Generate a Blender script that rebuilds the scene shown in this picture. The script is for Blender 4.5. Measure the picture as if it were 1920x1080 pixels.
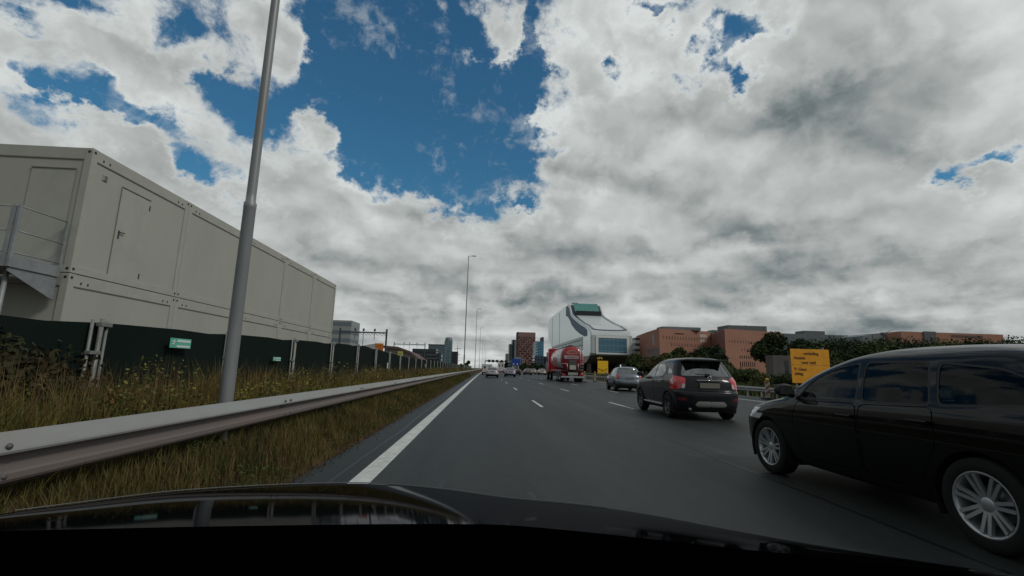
import bpy, bmesh, math, random
import numpy as np
from mathutils import Vector, Matrix
R = math.radians
rnd = random.Random(7)
sc = bpy.context.scene
for o in list(bpy.data.objects): bpy.data.objects.remove(o)

# ------------------------------------------------------------------ camera
FPX, CX, CY = 870.0, 960.0, 540.0
VX, VY, ROLL = 908.0, 690.5, R(1.5)
CAM = Vector((0, 0, 1.2))
_d = Vector((VX - CX, -(VY - CY), FPX)).normalized()            # road direction (right, up, forward)
_h = Vector((math.cos(ROLL), -math.sin(ROLL), 0))
_u = _d.cross(_h).normalized()
if _u.y < 0: _u = -_u
_x = _d.cross(_u).normalized()
if _x.x < 0: _x = -_x
# world axes expressed in camera (right, up, fwd)
def cam_to_world(v): return Vector((v.dot(_x), v.dot(_d), v.dot(_u)))
c_right, c_up, c_fwd = cam_to_world(Vector((1, 0, 0))), cam_to_world(Vector((0, 1, 0))), cam_to_world(Vector((0, 0, 1)))
camd = bpy.data.cameras.new('camera'); camo = bpy.data.objects.new('camera', camd)
sc.collection.objects.link(camo)
m = Matrix.Identity(4)
for i in range(3):
    m[i][0] = c_right[i]; m[i][1] = c_up[i]; m[i][2] = -c_fwd[i]; m[i][3] = CAM[i]
camo.matrix_world = m
camd.sensor_width = 36; camd.lens = FPX / 1920 * 36
camd.clip_start = 0.05; camd.clip_end = 20000
sc.camera = camo
def ray(px, py): return (c_right * ((px - CX) / FPX) + c_up * (-(py - CY) / FPX) + c_fwd)
def at(px, py, Y):                                               # world point seen at a pixel, at depth Y along the road
    r = ray(px, py); return CAM + r * (Y / r.y)
def atz(px, py, z=0.0):
    r = ray(px, py); return CAM + r * ((z - CAM.z) / r.z)
def bend(y): return 2.4e-5 * y * y if y > 0 else 0.0             # the road bears very slightly right

# ------------------------------------------------------------------ view, world, sun
sc.view_settings.view_transform = 'Standard'; sc.view_settings.look = 'None'
sc.view_settings.exposure = 0.0; sc.view_settings.gamma = 1.0
sc.render.resolution_x, sc.render.resolution_y = 1024, 576
SUN_EL, SUN_AZ = R(42), R(118)          # azimuth measured from +Y (road ahead) towards +X (right)
w = bpy.data.worlds.new('World'); sc.world = w; w.use_nodes = True
NT = w.node_tree; NT.nodes.clear()
class E:                                                          # tiny node expression helper
    def __init__(s, sock): s.s = sock
def mnode(op, *a, nt=None, clamp=False):
    nt = nt or NT
    n = nt.nodes.new('ShaderNodeMath'); n.operation = op; n.use_clamp = clamp
    for i, v in enumerate(a):
        if isinstance(v, E): nt.links.new(v.s, n.inputs[i])
        else: n.inputs[i].default_value = v
    return E(n.outputs[0])
E.__add__ = lambda a, b: mnode('ADD', a, b)
E.__radd__ = lambda a, b: mnode('ADD', b, a)
E.__sub__ = lambda a, b: mnode('SUBTRACT', a, b)
E.__rsub__ = lambda a, b: mnode('SUBTRACT', b, a)
E.__mul__ = lambda a, b: mnode('MULTIPLY', a, b)
E.__rmul__ = lambda a, b: mnode('MULTIPLY', b, a)
E.__truediv__ = lambda a, b: mnode('DIVIDE', a, b)
def sstep(v, lo, hi):
    n = NT.nodes.new('ShaderNodeMapRange'); n.interpolation_type = 'SMOOTHSTEP'
    NT.links.new(v.s, n.inputs[0]); n.inputs[1].default_value = lo; n.inputs[2].default_value = hi
    return E(n.outputs[0])
def comb(x, y, z):
    n = NT.nodes.new('ShaderNodeCombineXYZ')
    for i, v in enumerate((x, y, z)):
        if isinstance(v, E): NT.links.new(v.s, n.inputs[i])
        else: n.inputs[i].default_value = v
    return n.outputs[0]
def fbm(vec, scale, detail, rough, dist=0.0):
    n = NT.nodes.new('ShaderNodeTexNoise'); n.inputs['Scale'].default_value = scale
    n.inputs['Detail'].default_value = detail; n.inputs['Roughness'].default_value = rough
    n.inputs['Distortion'].default_value = dist
    NT.links.new(vec, n.inputs['Vector']); return E(n.outputs['Fac'])
def build_sky():
    tc = NT.nodes.new('ShaderNodeTexCoord'); sp = NT.nodes.new('ShaderNodeSeparateXYZ')
    NT.links.new(tc.outputs['Generated'], sp.inputs[0])
    X, Y, Z = (E(sp.outputs[i]) for i in range(3))
    az = mnode('ARCTAN2', X, Y); el = mnode('ARCSINE', Z)
    wq = comb(X, Y, mnode('POWER', mnode('MAXIMUM', Z, 0.001), 0.72) * 1.30)
    az = az + (fbm(wq, 9.0, 9, 0.62) - 0.5) * 0.26; el = el + (fbm(comb(X + 4.0, Y, Z * 1.3), 9.0, 9, 0.62) - 0.5) * 0.22
    def blob(x, y, rx, ry, ang=0):
        r = ray(x, y).normalized(); a0 = math.atan2(r.x, r.y); e0 = math.asin(r.z)
        sx, sy = rx / FPX, ry / FPX
        da, de = az - a0, el - e0
        ca, sa = math.cos(R(ang)), math.sin(R(ang))
        u = (da * ca + de * sa) * (1 / sx); v = (de * ca - da * sa) * (1 / sy)
        return mnode('EXPONENT', mnode('MULTIPLY', u * u + v * v, -1.0))
    def total(lst):
        acc = None
        for (x, y, rx, ry, ang, k) in lst:
            t = blob(x, y, rx, ry, ang) * k
            acc = t if acc is None else acc + t
        return acc
    # ang: counter-clockwise tilt in the sky, as seen from the car
    holes = total(SKY_HOLES); fills = total(SKY_FILLS); darks = total(SKY_DARKS)
    zs = mnode('POWER', mnode('MAXIMUM', Z, 0.001), 0.72) * 1.30
    def P(dx=0.0, dz=0.0, off=0.0): return comb(X + dx, Y, zs + dz) if not off else comb(X + off, Y, zs + dz)
    wv = fbm(P(off=3.0), 6.0, 6, 0.6) - 0.5
    wz = fbm(P(off=7.0), 6.0, 6, 0.6) - 0.5
    def Q(dx=0.0, dz=0.0, k=1.0): return comb(X + wv * (0.16 * k) + dx, Y + wz * (0.10 * k), zs + wz * (0.14 * k) + dz)      # gently warped sky directions
    def puff(vec, scale, det=2.0, rough=0.5):                       # billows: smooth cell noise
        n = NT.nodes.new('ShaderNodeTexVoronoi'); n.feature = 'SMOOTH_F1'; n.inputs['Scale'].default_value = scale
        n.inputs['Smoothness'].default_value = 0.6; n.inputs['Detail'].default_value = det; n.inputs['Roughness'].default_value = rough
        n.normalize = False
        NT.links.new(vec, n.inputs['Vector']); return 0.5 - E(n.outputs['Distance'])
    n1 = fbm(P(), 3.0, 3, 0.5); n2 = fbm(P(), 7.5, 14, 0.62, 0.3)
    n3 = fbm(P(off=5.0), 22.0, 9, 0.68, 0.5)
    pf = puff(Q(), 7.0, 1.0, 0.5)
    d = (n1 - 0.5) * 2.0 + (n2 - 0.5) * 3.0 + (n3 - 0.5) * 1.2 + pf * 0.7 + 0.36 - holes + fills
    cover = mnode('MAXIMUM', mnode('MAXIMUM', sstep(d, -0.16, 0.56), sstep(n3 + (n2 - 0.5) * 1.6 + d * 0.06, 0.50, 0.86) * 0.34), 1.0 - sstep(Z, 0.05, 0.12))
    q2 = puff(Q(0.018, 0.045), 7.0, 1.0, 0.5); q1 = pf
    r2 = fbm(Q(0.01, 0.03), 10.0, 3, 0.5); r1 = fbm(Q(), 10.0, 3, 0.5)
    relief = (q1 - q2) * 0.22 + (r1 - r2) * 0.36
    thick = fbm(P(off=0.7), 2.7, 4, 0.5, 0.3)
    low = 1.0 - sstep(Z, 0.02, 0.40)
    bands = (fbm(comb(X * 0.55, Y * 0.55, zs * 4.2 + wz * 0.12), 3.4, 5, 0.5, 0.15) - 0.5) * low
    edge = 1.0 - sstep(d, 0.25, 1.1)
    lum = 0.47 + relief * 1.15 - (thick - 0.5) * 0.46 + edge * 0.15 + bands * 0.70 - darks
    lum = mnode('MAXIMUM', mnode('MINIMUM', lum, 0.70), 0.18)
    # out-of-view cloud overhead and behind the car, darkened to lower the scene light
    unseen_dim = 1.0 - mnode('MULTIPLY', 1.0 - sstep(Y, -0.25, 0.45) * (1.0 - sstep(Z, 0.64, 0.8)), 0.45)
    lum = lum * unseen_dim
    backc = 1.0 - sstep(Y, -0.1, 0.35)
    cover = mnode('MAXIMUM', cover, mnode('MULTIPLY', mnode('MAXIMUM', backc, mnode('MAXIMUM', sstep(Z, 0.72, 0.85), sstep(0.0 - az, 1.0, 1.12))), 0.96))  # unseen cloud filled in out of view, so windows mirror less blue
    # cloud colour: slightly warm where bright, blue-grey where dark
    mixc = NT.nodes.new('ShaderNodeMix'); mixc.data_type = 'RGBA'
    NT.links.new(sstep(lum, 0.12, 0.40).s, mixc.inputs[0])
    mixc.inputs[6].default_value = (0.80, 0.99, 1.03, 1); mixc.inputs[7].default_value = (0.95, 1.0, 0.99, 1)
    cv = NT.nodes.new('ShaderNodeVectorMath'); cv.operation = 'SCALE'
    NT.links.new(mixc.outputs[2], cv.inputs[0]); NT.links.new((lum * (1 / 0.08)).s, cv.inputs['Scale'])
    sky = NT.nodes.new('ShaderNodeTexSky'); sky.sky_type = 'NISHITA'; sky.sun_disc = False
    sky.sun_elevation = SUN_EL; sky.sun_rotation = SUN_AZ
    sky.air_density = 1.3; sky.dust_density = 0.3; sky.ozone_density = 3.0
    tint = NT.nodes.new('ShaderNodeMix'); tint.data_type = 'RGBA'; tint.blend_type = 'MULTIPLY'; tint.inputs[0].default_value = 1
    NT.links.new(sky.outputs[0], tint.inputs[6]); tint.inputs[7].default_value = SKY_TINT
    fin = NT.nodes.new('ShaderNodeMix'); fin.data_type = 'RGBA'
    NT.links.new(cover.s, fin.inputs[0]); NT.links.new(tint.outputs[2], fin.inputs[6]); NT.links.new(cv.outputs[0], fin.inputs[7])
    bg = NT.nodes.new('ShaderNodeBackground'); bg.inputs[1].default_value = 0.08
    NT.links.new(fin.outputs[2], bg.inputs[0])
    out = NT.nodes.new('ShaderNodeOutputWorld'); NT.links.new(bg.outputs[0], out.inputs[0])
SKY_TINT = (0.34, 0.74, 0.86, 1)
SKY_HOLES = [ # x, y, rx, ry, tilt, strength
    (700, 40, 110, 120, 0, 1.5), (760, 200, 130, 110, -20, 1.5), (870, 310, 80, 85, 0, 1.5), (630, 150, 70, 60, -20, .7), (930, 200, 50, 80, 0, .8),
    (250, 215, 150, 34, -22, 1.35), (90, 150, 80, 14, -25, .6), (440, 190, 45, 55, -40, .8), (140, 12, 80, 16, -10, .6), (330, 60, 40, 50, -60, .6), (480, 250, 50, 22, -30, .6),
    (560, 130, 30, 60, 0, .5), (640, 290, 50, 16, -20, .5), (40, 20, 40, 10, 0, .4), (300, 120, 20, 30, 0, .4),
    (1370, 98, 78, 44, 15, 2.2), (1160, 100, 14, 30, 0, .5), (995, 60, 26, 40, 0, .5), (990, 120, 30, 60, 0, .9), (970, 230, 50, 60, 0, .9), (1050, 290, 50, 16, -15, .7), (985, 402, 34, 10, -5, 1.1),
    (1815, 322, 40, 14, 0, 1.05), (830, 330, 60, 40, 0, .5), (1230, 25, 60, 18, 0, 1.2), (1500, 60, 60, 8, 0, .3)]
SKY_FILLS = [(935, 60, 62, 44, 0, 1.25), (1100, 90, 60, 90, 0, .6), (605, 222, 46, 34, 20, 1.45), (520, 70, 66, 48, -30, 1.0), (240, 150, 110, 36, -20, .45), (250, 60, 60, 60, 0, .5),
    (380, 130, 40, 40, 0, .8), (60, 80, 110, 44, -15, .5), (1600, 250, 420, 200, 0, 1.0), (250, 370, 420, 90, -12, 1.0), (1000, 560, 1400, 130, 0, 1.3), (680, 420, 150, 60, -18, 1.0), (1250, 300, 200, 120, 0, .9), (1100, 240, 90, 60, 0, .5), (1700, 20, 240, 90, 0, .8)]
SKY_DARKS = [(1600, 180, 170, 42, -4, .11), (1780, 235, 180, 60, -14, .12), (1500, 205, 110, 28, 0, .06), (980, 552, 230, 18, 0, .17), (1560, 505, 380, 20, 0, .11),
    (1900, 70, 130, 110, 0, -.12), (1150, 110, 130, 90, 0, -.07), (1500, 60, 200, 40, 0, -.05), (830, 130, 900, 90, 0, -.03), (1070, 190, 80, 40, 0, -.05), (1650, 450, 120, 30, 0, -.04), (1250, 235, 90, 22, -5, .06), (1430, 450, 110, 24, -10, .11), (1350, 410, 80, 20, -14, .05), (660, 450, 130, 22, -8, .07), (760, 562, 200, 12, 0, .10), (1080, 590, 300, 8, 0, .06), (1250, 470, 260, 12, 0, .07), (700, 505, 160, 10, 0, .07), (1500, 560, 380, 9, 0, .06), (960, 515, 300, 10, 0, -.04), (1500, 585, 400, 8, 0, -.05), (760, 600, 260, 9, 0, -.05), (1150, 345, 120, 22, 0, .05), (1700, 610, 400, 12, 0, .06)]
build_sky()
w.cycles.sampling_method = 'MANUAL'; w.cycles.sample_map_resolution = 1024
sl = bpy.data.lights.new('sun', 'SUN'); so = bpy.data.objects.new('sun', sl); sc.collection.objects.link(so)
sl.energy = 1.35; sl.angle = R(14); sl.color = (1.0, 0.95, 0.87)
sdir = Vector((math.sin(SUN_AZ) * math.cos(SUN_EL), math.cos(SUN_AZ) * math.cos(SUN_EL), math.sin(SUN_EL)))
so.rotation_euler = sdir.to_track_quat('Z', 'Y').to_euler()
so.location = (30, 20, 60)

# ------------------------------------------------------------------ helpers
C = sc.collection
def mat(name, col, rough=.6, metal=0., var=0., vscale=5., bump=0., bscale=60., coat=0., spec=.5, col2=None, stretch=None, emit=None, lo=.35, hi=.65):
    m = bpy.data.materials.get(name)
    if m: return m
    m = bpy.data.materials.new(name); m.use_nodes = True
    nt = m.node_tree; b = nt.nodes['Principled BSDF']
    b.inputs['Base Color'].default_value = (*col, 1); b.inputs['Roughness'].default_value = rough
    b.inputs['Metallic'].default_value = metal; b.inputs['Specular IOR Level'].default_value = spec
    if coat: b.inputs['Coat Weight'].default_value = coat; b.inputs['Coat Roughness'].default_value = .03
    tc = nt.nodes.new('ShaderNodeTexCoord'); src = tc.outputs['Object']
    if stretch:
        mp = nt.nodes.new('ShaderNodeMapping'); mp.inputs['Scale'].default_value = stretch
        nt.links.new(src, mp.inputs[0]); src = mp.outputs[0]
    if var or col2:
        n = nt.nodes.new('ShaderNodeTexNoise'); n.inputs['Scale'].default_value = vscale; n.inputs['Detail'].default_value = 6
        n.inputs['Roughness'].default_value = .6
        nt.links.new(src, n.inputs['Vector'])
        mr = nt.nodes.new('ShaderNodeMapRange'); mr.inputs[1].default_value = lo; mr.inputs[2].default_value = hi
        nt.links.new(n.outputs['Fac'], mr.inputs[0])
        mx = nt.nodes.new('ShaderNodeMix'); mx.data_type = 'RGBA'; nt.links.new(mr.outputs[0], mx.inputs[0])
        c2 = col2 or tuple(c * (1 - var) for c in col)
        mx.inputs[6].default_value = (*col, 1); mx.inputs[7].default_value = (*c2, 1)
        nt.links.new(mx.outputs[2], b.inputs['Base Color'])
    if bump:
        n = nt.nodes.new('ShaderNodeTexNoise'); n.inputs['Scale'].default_value = bscale; n.inputs['Detail'].default_value = 4
        nt.links.new(src, n.inputs['Vector'])
        bp = nt.nodes.new('ShaderNodeBump'); bp.inputs['Strength'].default_value = bump; bp.inputs['Distance'].default_value = .02
        nt.links.new(n.outputs['Fac'], bp.inputs['Height']); nt.links.new(bp.outputs[0], b.inputs['Normal'])
    if emit:
        b.inputs['Emission Color'].default_value = (*col, 1); b.inputs['Emission Strength'].default_value = emit
    return m
def glass(name, tint, alpha, rough=.02, ior=1.5):
    m = bpy.data.materials.get(name)
    if m: return m
    m = bpy.data.materials.new(name); m.use_nodes = True; nt = m.node_tree; nt.nodes.clear()
    g = nt.nodes.new('ShaderNodeBsdfGlossy'); g.inputs['Roughness'].default_value = rough
    t = nt.nodes.new('ShaderNodeBsdfTransparent'); t.inputs[0].default_value = (*tint, 1)
    f = nt.nodes.new('ShaderNodeFresnel'); f.inputs['IOR'].default_value = ior
    a = nt.nodes.new('ShaderNodeMath'); a.operation = 'ADD'; a.inputs[1].default_value = alpha; a.use_clamp = True
    nt.links.new(f.outputs[0], a.inputs[0])
    mx = nt.nodes.new('ShaderNodeMixShader'); nt.links.new(a.outputs[0], mx.inputs[0])
    nt.links.new(t.outputs[0], mx.inputs[1]); nt.links.new(g.outputs[0], mx.inputs[2])
    o = nt.nodes.new('ShaderNodeOutputMaterial'); nt.links.new(mx.outputs[0], o.inputs[0])
    return m
def tag(o, label=None, cat=None, group=None, kind=None):
    if label: o['label'] = label
    if cat: o['category'] = cat
    if group: o['group'] = group
    if kind: o['kind'] = kind
    return o
def empty(name, label, cat, loc=(0, 0, 0), rz=0., group=None):
    o = bpy.data.objects.new(name, None); C.objects.link(o); o.location = loc; o.rotation_euler = (0, 0, rz)
    o.empty_display_size = .2
    return tag(o, label, cat, group)
def obj(name, bm_or_me, m, parent=None, smooth=False):
    if isinstance(bm_or_me, bmesh.types.BMesh):
        me = bpy.data.meshes.new(name); bm_or_me.to_mesh(me); bm_or_me.free()
    else: me = bm_or_me
    for k in (m if isinstance(m, (list, tuple)) else [m]): me.materials.append(k)
    if smooth: me.shade_smooth()
    o = bpy.data.objects.new(name, me); C.objects.link(o)
    if parent: o.parent = parent
    return o
def pymesh(name, verts, faces):
    me = bpy.data.meshes.new(name); me.from_pydata([tuple(v) for v in verts], [], faces); me.update(); return me
def dup(root, loc=None, rz=None, label=None, group=None):
    r = root.copy(); C.objects.link(r)
    if loc is not None: r.location = loc
    if rz is not None: r.rotation_euler = (0, 0, rz)
    if label: r['label'] = label
    if group: r['group'] = group
    for ch in list(root.children):
        c = ch.copy(); C.objects.link(c); c.parent = r
        for g in ch.children:
            d = g.copy(); C.objects.link(d); d.parent = c
    return r
def B(): return bmesh.new()
def box(bm, x0, x1, y0, y1, z0, z1, bev=0., mtx=None, mi=0):
    ret = bmesh.ops.create_cube(bm, size=1)
    vs = ret['verts']
    for v in vs: v.co = Vector(((x0 + x1) / 2 + v.co.x * (x1 - x0), (y0 + y1) / 2 + v.co.y * (y1 - y0), (z0 + z1) / 2 + v.co.z * (z1 - z0)))
    fs = {f for v in vs for f in v.link_faces}
    for f in fs: f.material_index = mi
    if bev:
        es = {e for v in vs for e in v.link_edges}
        r = bmesh.ops.bevel(bm, geom=list(es), offset=bev, segments=2, affect='EDGES', profile=.6)
        vs = list({v for f in r['faces'] for v in f.verts} | {v for v in vs if v.is_valid})
    if mtx is not None:
        for v in vs: v.co = mtx @ v.co
    return vs
def tube(bm, p0, p1, r0, r1=None, n=8, caps=True, mi=0):
    r1 = r0 if r1 is None else r1
    p0, p1 = Vector(p0), Vector(p1); d = (p1 - p0).normalized(); q = d.to_track_quat('Z', 'Y')
    a = [bm.verts.new(p0 + q @ Vector((r0 * math.cos(t), r0 * math.sin(t), 0))) for t in (2 * math.pi * i / n for i in range(n))]
    b = [bm.verts.new(p1 + q @ Vector((r1 * math.cos(t), r1 * math.sin(t), 0))) for t in (2 * math.pi * i / n for i in range(n))]
    for i in range(n):
        j = (i + 1) % n; f = bm.faces.new((a[i], a[j], b[j], b[i])); f.smooth = True; f.material_index = mi
    if caps:
        bm.faces.new(a[::-1]).material_index = mi; bm.faces.new(b).material_index = mi
def lathe(bm, prof, n=24, axis='z', c=(0, 0, 0), closed=False, mi=0):
    c = Vector(c); rings = []
    for (r, h) in prof:
        ring = []
        for i in range(n):
            t = 2 * math.pi * i / n; a, b = r * math.cos(t), r * math.sin(t)
            v = (a, b, h) if axis == 'z' else ((h, a, b) if axis == 'x' else (a, h, b))
            ring.append(bm.verts.new(c + Vector(v)))
        rings.append(ring)
    rr = rings + [rings[0]] if closed else rings
    for k in range(len(rr) - 1):
        for i in range(n):
            j = (i + 1) % n
            f = bm.faces.new((rr[k][i], rr[k][j], rr[k + 1][j], rr[k + 1][i])); f.smooth = True; f.material_index = mi
    return rings
def prism(bm, pts, z0, z1, mi=0):                                  # vertical prism on a plan polygon; z1 may be a list
    n = len(pts); z1 = z1 if isinstance(z1, (list, tuple)) else [z1] * n
    a = [bm.verts.new((p[0], p[1], z0)) for p in pts]; b = [bm.verts.new((p[0], p[1], h)) for p, h in zip(pts, z1)]
    for i in range(n):
        j = (i + 1) % n; bm.faces.new((a[i], a[j], b[j], b[i])).material_index = mi
    bm.faces.new(a[::-1]).material_index = mi; bm.faces.new(b).material_index = mi
    bmesh.ops.recalc_face_normals(bm, faces=bm.faces)
def text_mesh(name, s, size, m, parent, loc, rot, align='CENTER', ext=.002):
    cu = bpy.data.curves.new(name, 'FONT'); cu.body = s; cu.size = size; cu.extrude = ext; cu.offset = size * .025; cu.align_x = align
    t = bpy.data.objects.new('tmp', cu); C.objects.link(t)
    dg = bpy.context.evaluated_depsgraph_get(); me = bpy.data.meshes.new_from_object(t.evaluated_get(dg))
    bpy.data.objects.remove(t)
    me.materials.clear()
    o = obj(name, me, m, parent); o.location = loc; o.rotation_euler = rot
    return o
# ------------------------------------------------------------------ ground, road, markings
ASPH = mat('asphalt', (.023, .027, .0255), rough=.58, var=.0, col2=(.014, .017, .016), vscale=.55, stretch=(1.0, .07, 1), bump=.35, bscale=90, spec=.36)
def tune_asphalt():
    nt = ASPH.node_tree; b = nt.nodes['Principled BSDF']
    base = b.inputs['Base Color'].links[0].from_socket
    tc = nt.nodes.new('ShaderNodeTexCoord')
    n = nt.nodes.new('ShaderNodeTexNoise'); n.inputs['Scale'].default_value = 140; n.inputs['Detail'].default_value = 2
    nt.links.new(tc.outputs['Object'], n.inputs['Vector'])
    r = nt.nodes.new('ShaderNodeMapRange'); r.inputs[1].default_value = .3; r.inputs[2].default_value = .7; r.inputs[3].default_value = .72; r.inputs[4].default_value = 1.25
    nt.links.new(n.outputs['Fac'], r.inputs[0])
    mx = nt.nodes.new('ShaderNodeMix'); mx.data_type = 'RGBA'; mx.blend_type = 'MULTIPLY'; mx.inputs[0].default_value = 1
    nt.links.new(base, mx.inputs[6]); nt.links.new(r.outputs[0], mx.inputs[7])
    # wheel tracks: slow changes across the lanes, hardly any along them; and patchy mid-scale mottling
    for (scl, st, lo_, hi_, a0, a1) in ((1.0, (1.1, .004, 1), .38, .62, .74, 1.22), (6.0, (1, .35, 1), .35, .65, .86, 1.14), (.35, (1, .12, 1), .42, .58, .85, 1.12)):
        mp = nt.nodes.new('ShaderNodeMapping'); mp.inputs['Scale'].default_value = st; nt.links.new(tc.outputs['Object'], mp.inputs[0])
        q = nt.nodes.new('ShaderNodeTexNoise'); q.inputs['Scale'].default_value = scl; q.inputs['Detail'].default_value = 5; nt.links.new(mp.outputs[0], q.inputs['Vector'])
        rr = nt.nodes.new('ShaderNodeMapRange'); rr.inputs[1].default_value = lo_; rr.inputs[2].default_value = hi_; rr.inputs[3].default_value = a0; rr.inputs[4].default_value = a1
        nt.links.new(q.outputs['Fac'], rr.inputs[0])
        m3 = nt.nodes.new('ShaderNodeMix'); m3.data_type = 'RGBA'; m3.blend_type = 'MULTIPLY'; m3.inputs[0].default_value = 1
        nt.links.new(mx.outputs[2], m3.inputs[6]); nt.links.new(rr.outputs[0], m3.inputs[7]); mx = m3
    # pale scuffs and scratches, drawn out along the road
    mp = nt.nodes.new('ShaderNodeMapping'); mp.inputs['Scale'].default_value = (2.2, .45, 1); mp.inputs['Rotation'].default_value = (0, 0, R(6))
    nt.links.new(tc.outputs['Object'], mp.inputs[0])
    s = nt.nodes.new('ShaderNodeTexNoise'); s.inputs['Scale'].default_value = 1.5; s.inputs['Detail'].default_value = 12; s.inputs['Roughness'].default_value = .72
    s.inputs['Distortion'].default_value = .6
    nt.links.new(mp.outputs[0], s.inputs['Vector'])
    r2 = nt.nodes.new('ShaderNodeMapRange'); r2.inputs[1].default_value = .615; r2.inputs[2].default_value = .76; r2.inputs[4].default_value = .8
    nt.links.new(s.outputs['Fac'], r2.inputs[0])
    m2 = nt.nodes.new('ShaderNodeMix'); m2.data_type = 'RGBA'; m2.inputs[7].default_value = (.11, .12, .118, 1)
    nt.links.new(r2.outputs[0], m2.inputs[0]); nt.links.new(mx.outputs[2], m2.inputs[6]); nt.links.new(m2.outputs[2], b.inputs['Base Color'])
tune_asphalt()
PAINT = mat('road_paint', (.60, .62, .60), rough=.7, col2=(.42, .44, .42), vscale=6, bump=.2, bscale=80)
GROUND = mat('ground_soil_grass', (.035, .042, .016), rough=.95, col2=(.07, .055, .022), vscale=.8, bump=.6, bscale=12, spec=.1)
VERGE = mat('verge_soil', (.030, .026, .014), rough=.95, col2=(.075, .05, .03), vscale=2.5, bump=.8, bscale=25, spec=.1)
def strip_mesh(name, x0, x1, ys, z, zf=None):
    v, f = [], []
    for y in ys:
        b_ = bend(y); v += [(x0 + b_, y, z), (x1 + b_, y, z)]
    for i in range(len(ys) - 1): a = 2 * i; f.append((a, a + 1, a + 3, a + 2))
    return pymesh(name, v, f)
YS = [-30, -10, 0, 20, 40, 60, 80, 100, 130, 160, 200, 250, 300, 360, 430, 500, 600, 700, 800, 900]
g = obj('ground', pymesh('ground', [(-9000, -3000, -.45), (9000, -3000, -.45), (9000, 12000, -.45), (-9000, 12000, -.45)], [(0, 1, 2, 3)]), GROUND); tag(g, kind='structure')
road = obj('road', strip_mesh('road', -1.93, 15.4, YS, 0), ASPH); tag(road, kind='structure')
def profile_strip(name, prof, ys, m):                                # ground profile across, swept along the road
    v, f = [], []; n = len(prof)
    for y in ys:
        for (x, z) in prof: v.append((x + bend(y), y, z))
    for i in range(len(ys) - 1):
        for k in range(n - 1): a = i * n + k; f.append((a, a + 1, a + n + 1, a + n))
    return tag(obj(name, pymesh(name, v, f), m, smooth=True), kind='structure')
LEFTP = [(-60, -.44), (-9, -.40), (-6.2, -.3), (-5.2, .0), (-4.4, .26), (-3.5, .44), (-3.05, .42), (-2.55, .12), (-1.93, -.012)]
def lz(x):
    for (a, za), (b, zb) in zip(LEFTP, LEFTP[1:]):
        if a <= x <= b: return za + (zb - za) * (x - a) / (b - a)
    return 0.
profile_strip('verge', LEFTP, YS, VERGE)
profile_strip('bank', [(15.4, -.012), (17, .0), (22, .2), (30, .3), (60, .2), (90, -.43)], YS, GROUND)
LW = .15
def marks():
    v, f = [], []
    def q(x0, x1, y0, y1):
        ys = [y0]
        while ys[-1] < y1: ys.append(min(y1, ys[-1] + 12))
        for i, y in enumerate(ys):
            v.extend([(x0 + bend(y), y, .004), (x1 + bend(y), y, .004)])
            if i: a = len(v) - 4; f.append((a, a + 1, a + 3, a + 2))
    q(-1.36, -1.14, -20, 800)                                        # left edge line
    for x, w_ in ((1.93, .10), (4.98, .10), (7.9, .10), (11.0, .10)):
        for k in range(-2, 50):
            y = 15.5 + 12 * k
            if k < 0 and x < 6: continue
            q(x - w_ / 2, x + w_ / 2, y, y + 3.2)
    q(12.85, 13.0, -20, 500)
    return pymesh('lane_markings', v, f)
tag(obj('lane_markings', marks(), PAINT), kind='structure')

def seams():
    v, f = [], []
    for x, w_ in ((3.42, .035), (9.5, .035), (-1.55, .04), (12.2, .03)):
        for i in range(160):
            y = -4 + i * 1.5; d = .025 * math.sin(i * .9) + .015 * math.sin(i * 2.3); v += [(x + d - w_ / 2 + bend(y), y, .0035), (x + d + w_ / 2 + bend(y), y, .0035)]
            if i: a = len(v) - 4; f.append((a, a + 1, a + 3, a + 2))
    return pymesh('tar_joints', v, f)
tag(obj('tar_joints', seams(), mat('tar', (.008, .009, .009), rough=.45)), kind='structure')

# ------------------------------------------------------------------ guardrails
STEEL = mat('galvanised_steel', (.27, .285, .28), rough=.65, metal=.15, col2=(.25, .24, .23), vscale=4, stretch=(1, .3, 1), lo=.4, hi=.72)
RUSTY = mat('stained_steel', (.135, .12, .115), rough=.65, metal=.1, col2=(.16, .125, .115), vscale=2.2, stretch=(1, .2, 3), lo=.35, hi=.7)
DARKST = mat('dark_steel', (.10, .10, .10), rough=.6, metal=.4)
def wbeam(face, x0, zc, ys, h=.31, sx=1):
    # W profile: two humps towards the road (face = +1 -> +x)
    prof = [(-.02, .150), (.0, .157), (.022, .152), (.080, .068), (.085, .055), (.081, .043), (.012, .018), (.006, .006), (.006, -.012), (.012, -.024), (.078, -.060), (.086, -.072), (.086, -.105), (.078, -.120), (.020, -.152), (.0, -.157)]
    v, f = [], []; n = len(prof)
    for y in ys:
        for (dx, dz) in prof: v.append((x0 + face * dx * sx + bend(y), y, zc + dz * h / .31))
    for i in range(len(ys) - 1):
        for k in range(n - 1): a = i * n + k; f.append((a, a + 1, a + n + 1, a + n))
    return pymesh('rail_beam', v, f)
yrail = [-12 + 4 * i for i in range(20)] + [80 + 20 * i for i in range(30)]
gr = empty('guardrail', 'galvanised W-beam guardrail running along the grass verge at the left of the road', 'guardrail')
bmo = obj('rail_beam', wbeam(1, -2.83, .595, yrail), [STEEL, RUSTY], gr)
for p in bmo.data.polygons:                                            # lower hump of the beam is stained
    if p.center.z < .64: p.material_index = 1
md = bmo.modifiers.new('th', 'SOLIDIFY'); md.thickness = .006; md.offset = 0
def bolt_mesh():
    bm = B()
    lathe(bm, [(.0005, .022), (.018, .018), (.03, .004), (.03, 0)], 8, 'x'); return bm
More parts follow.
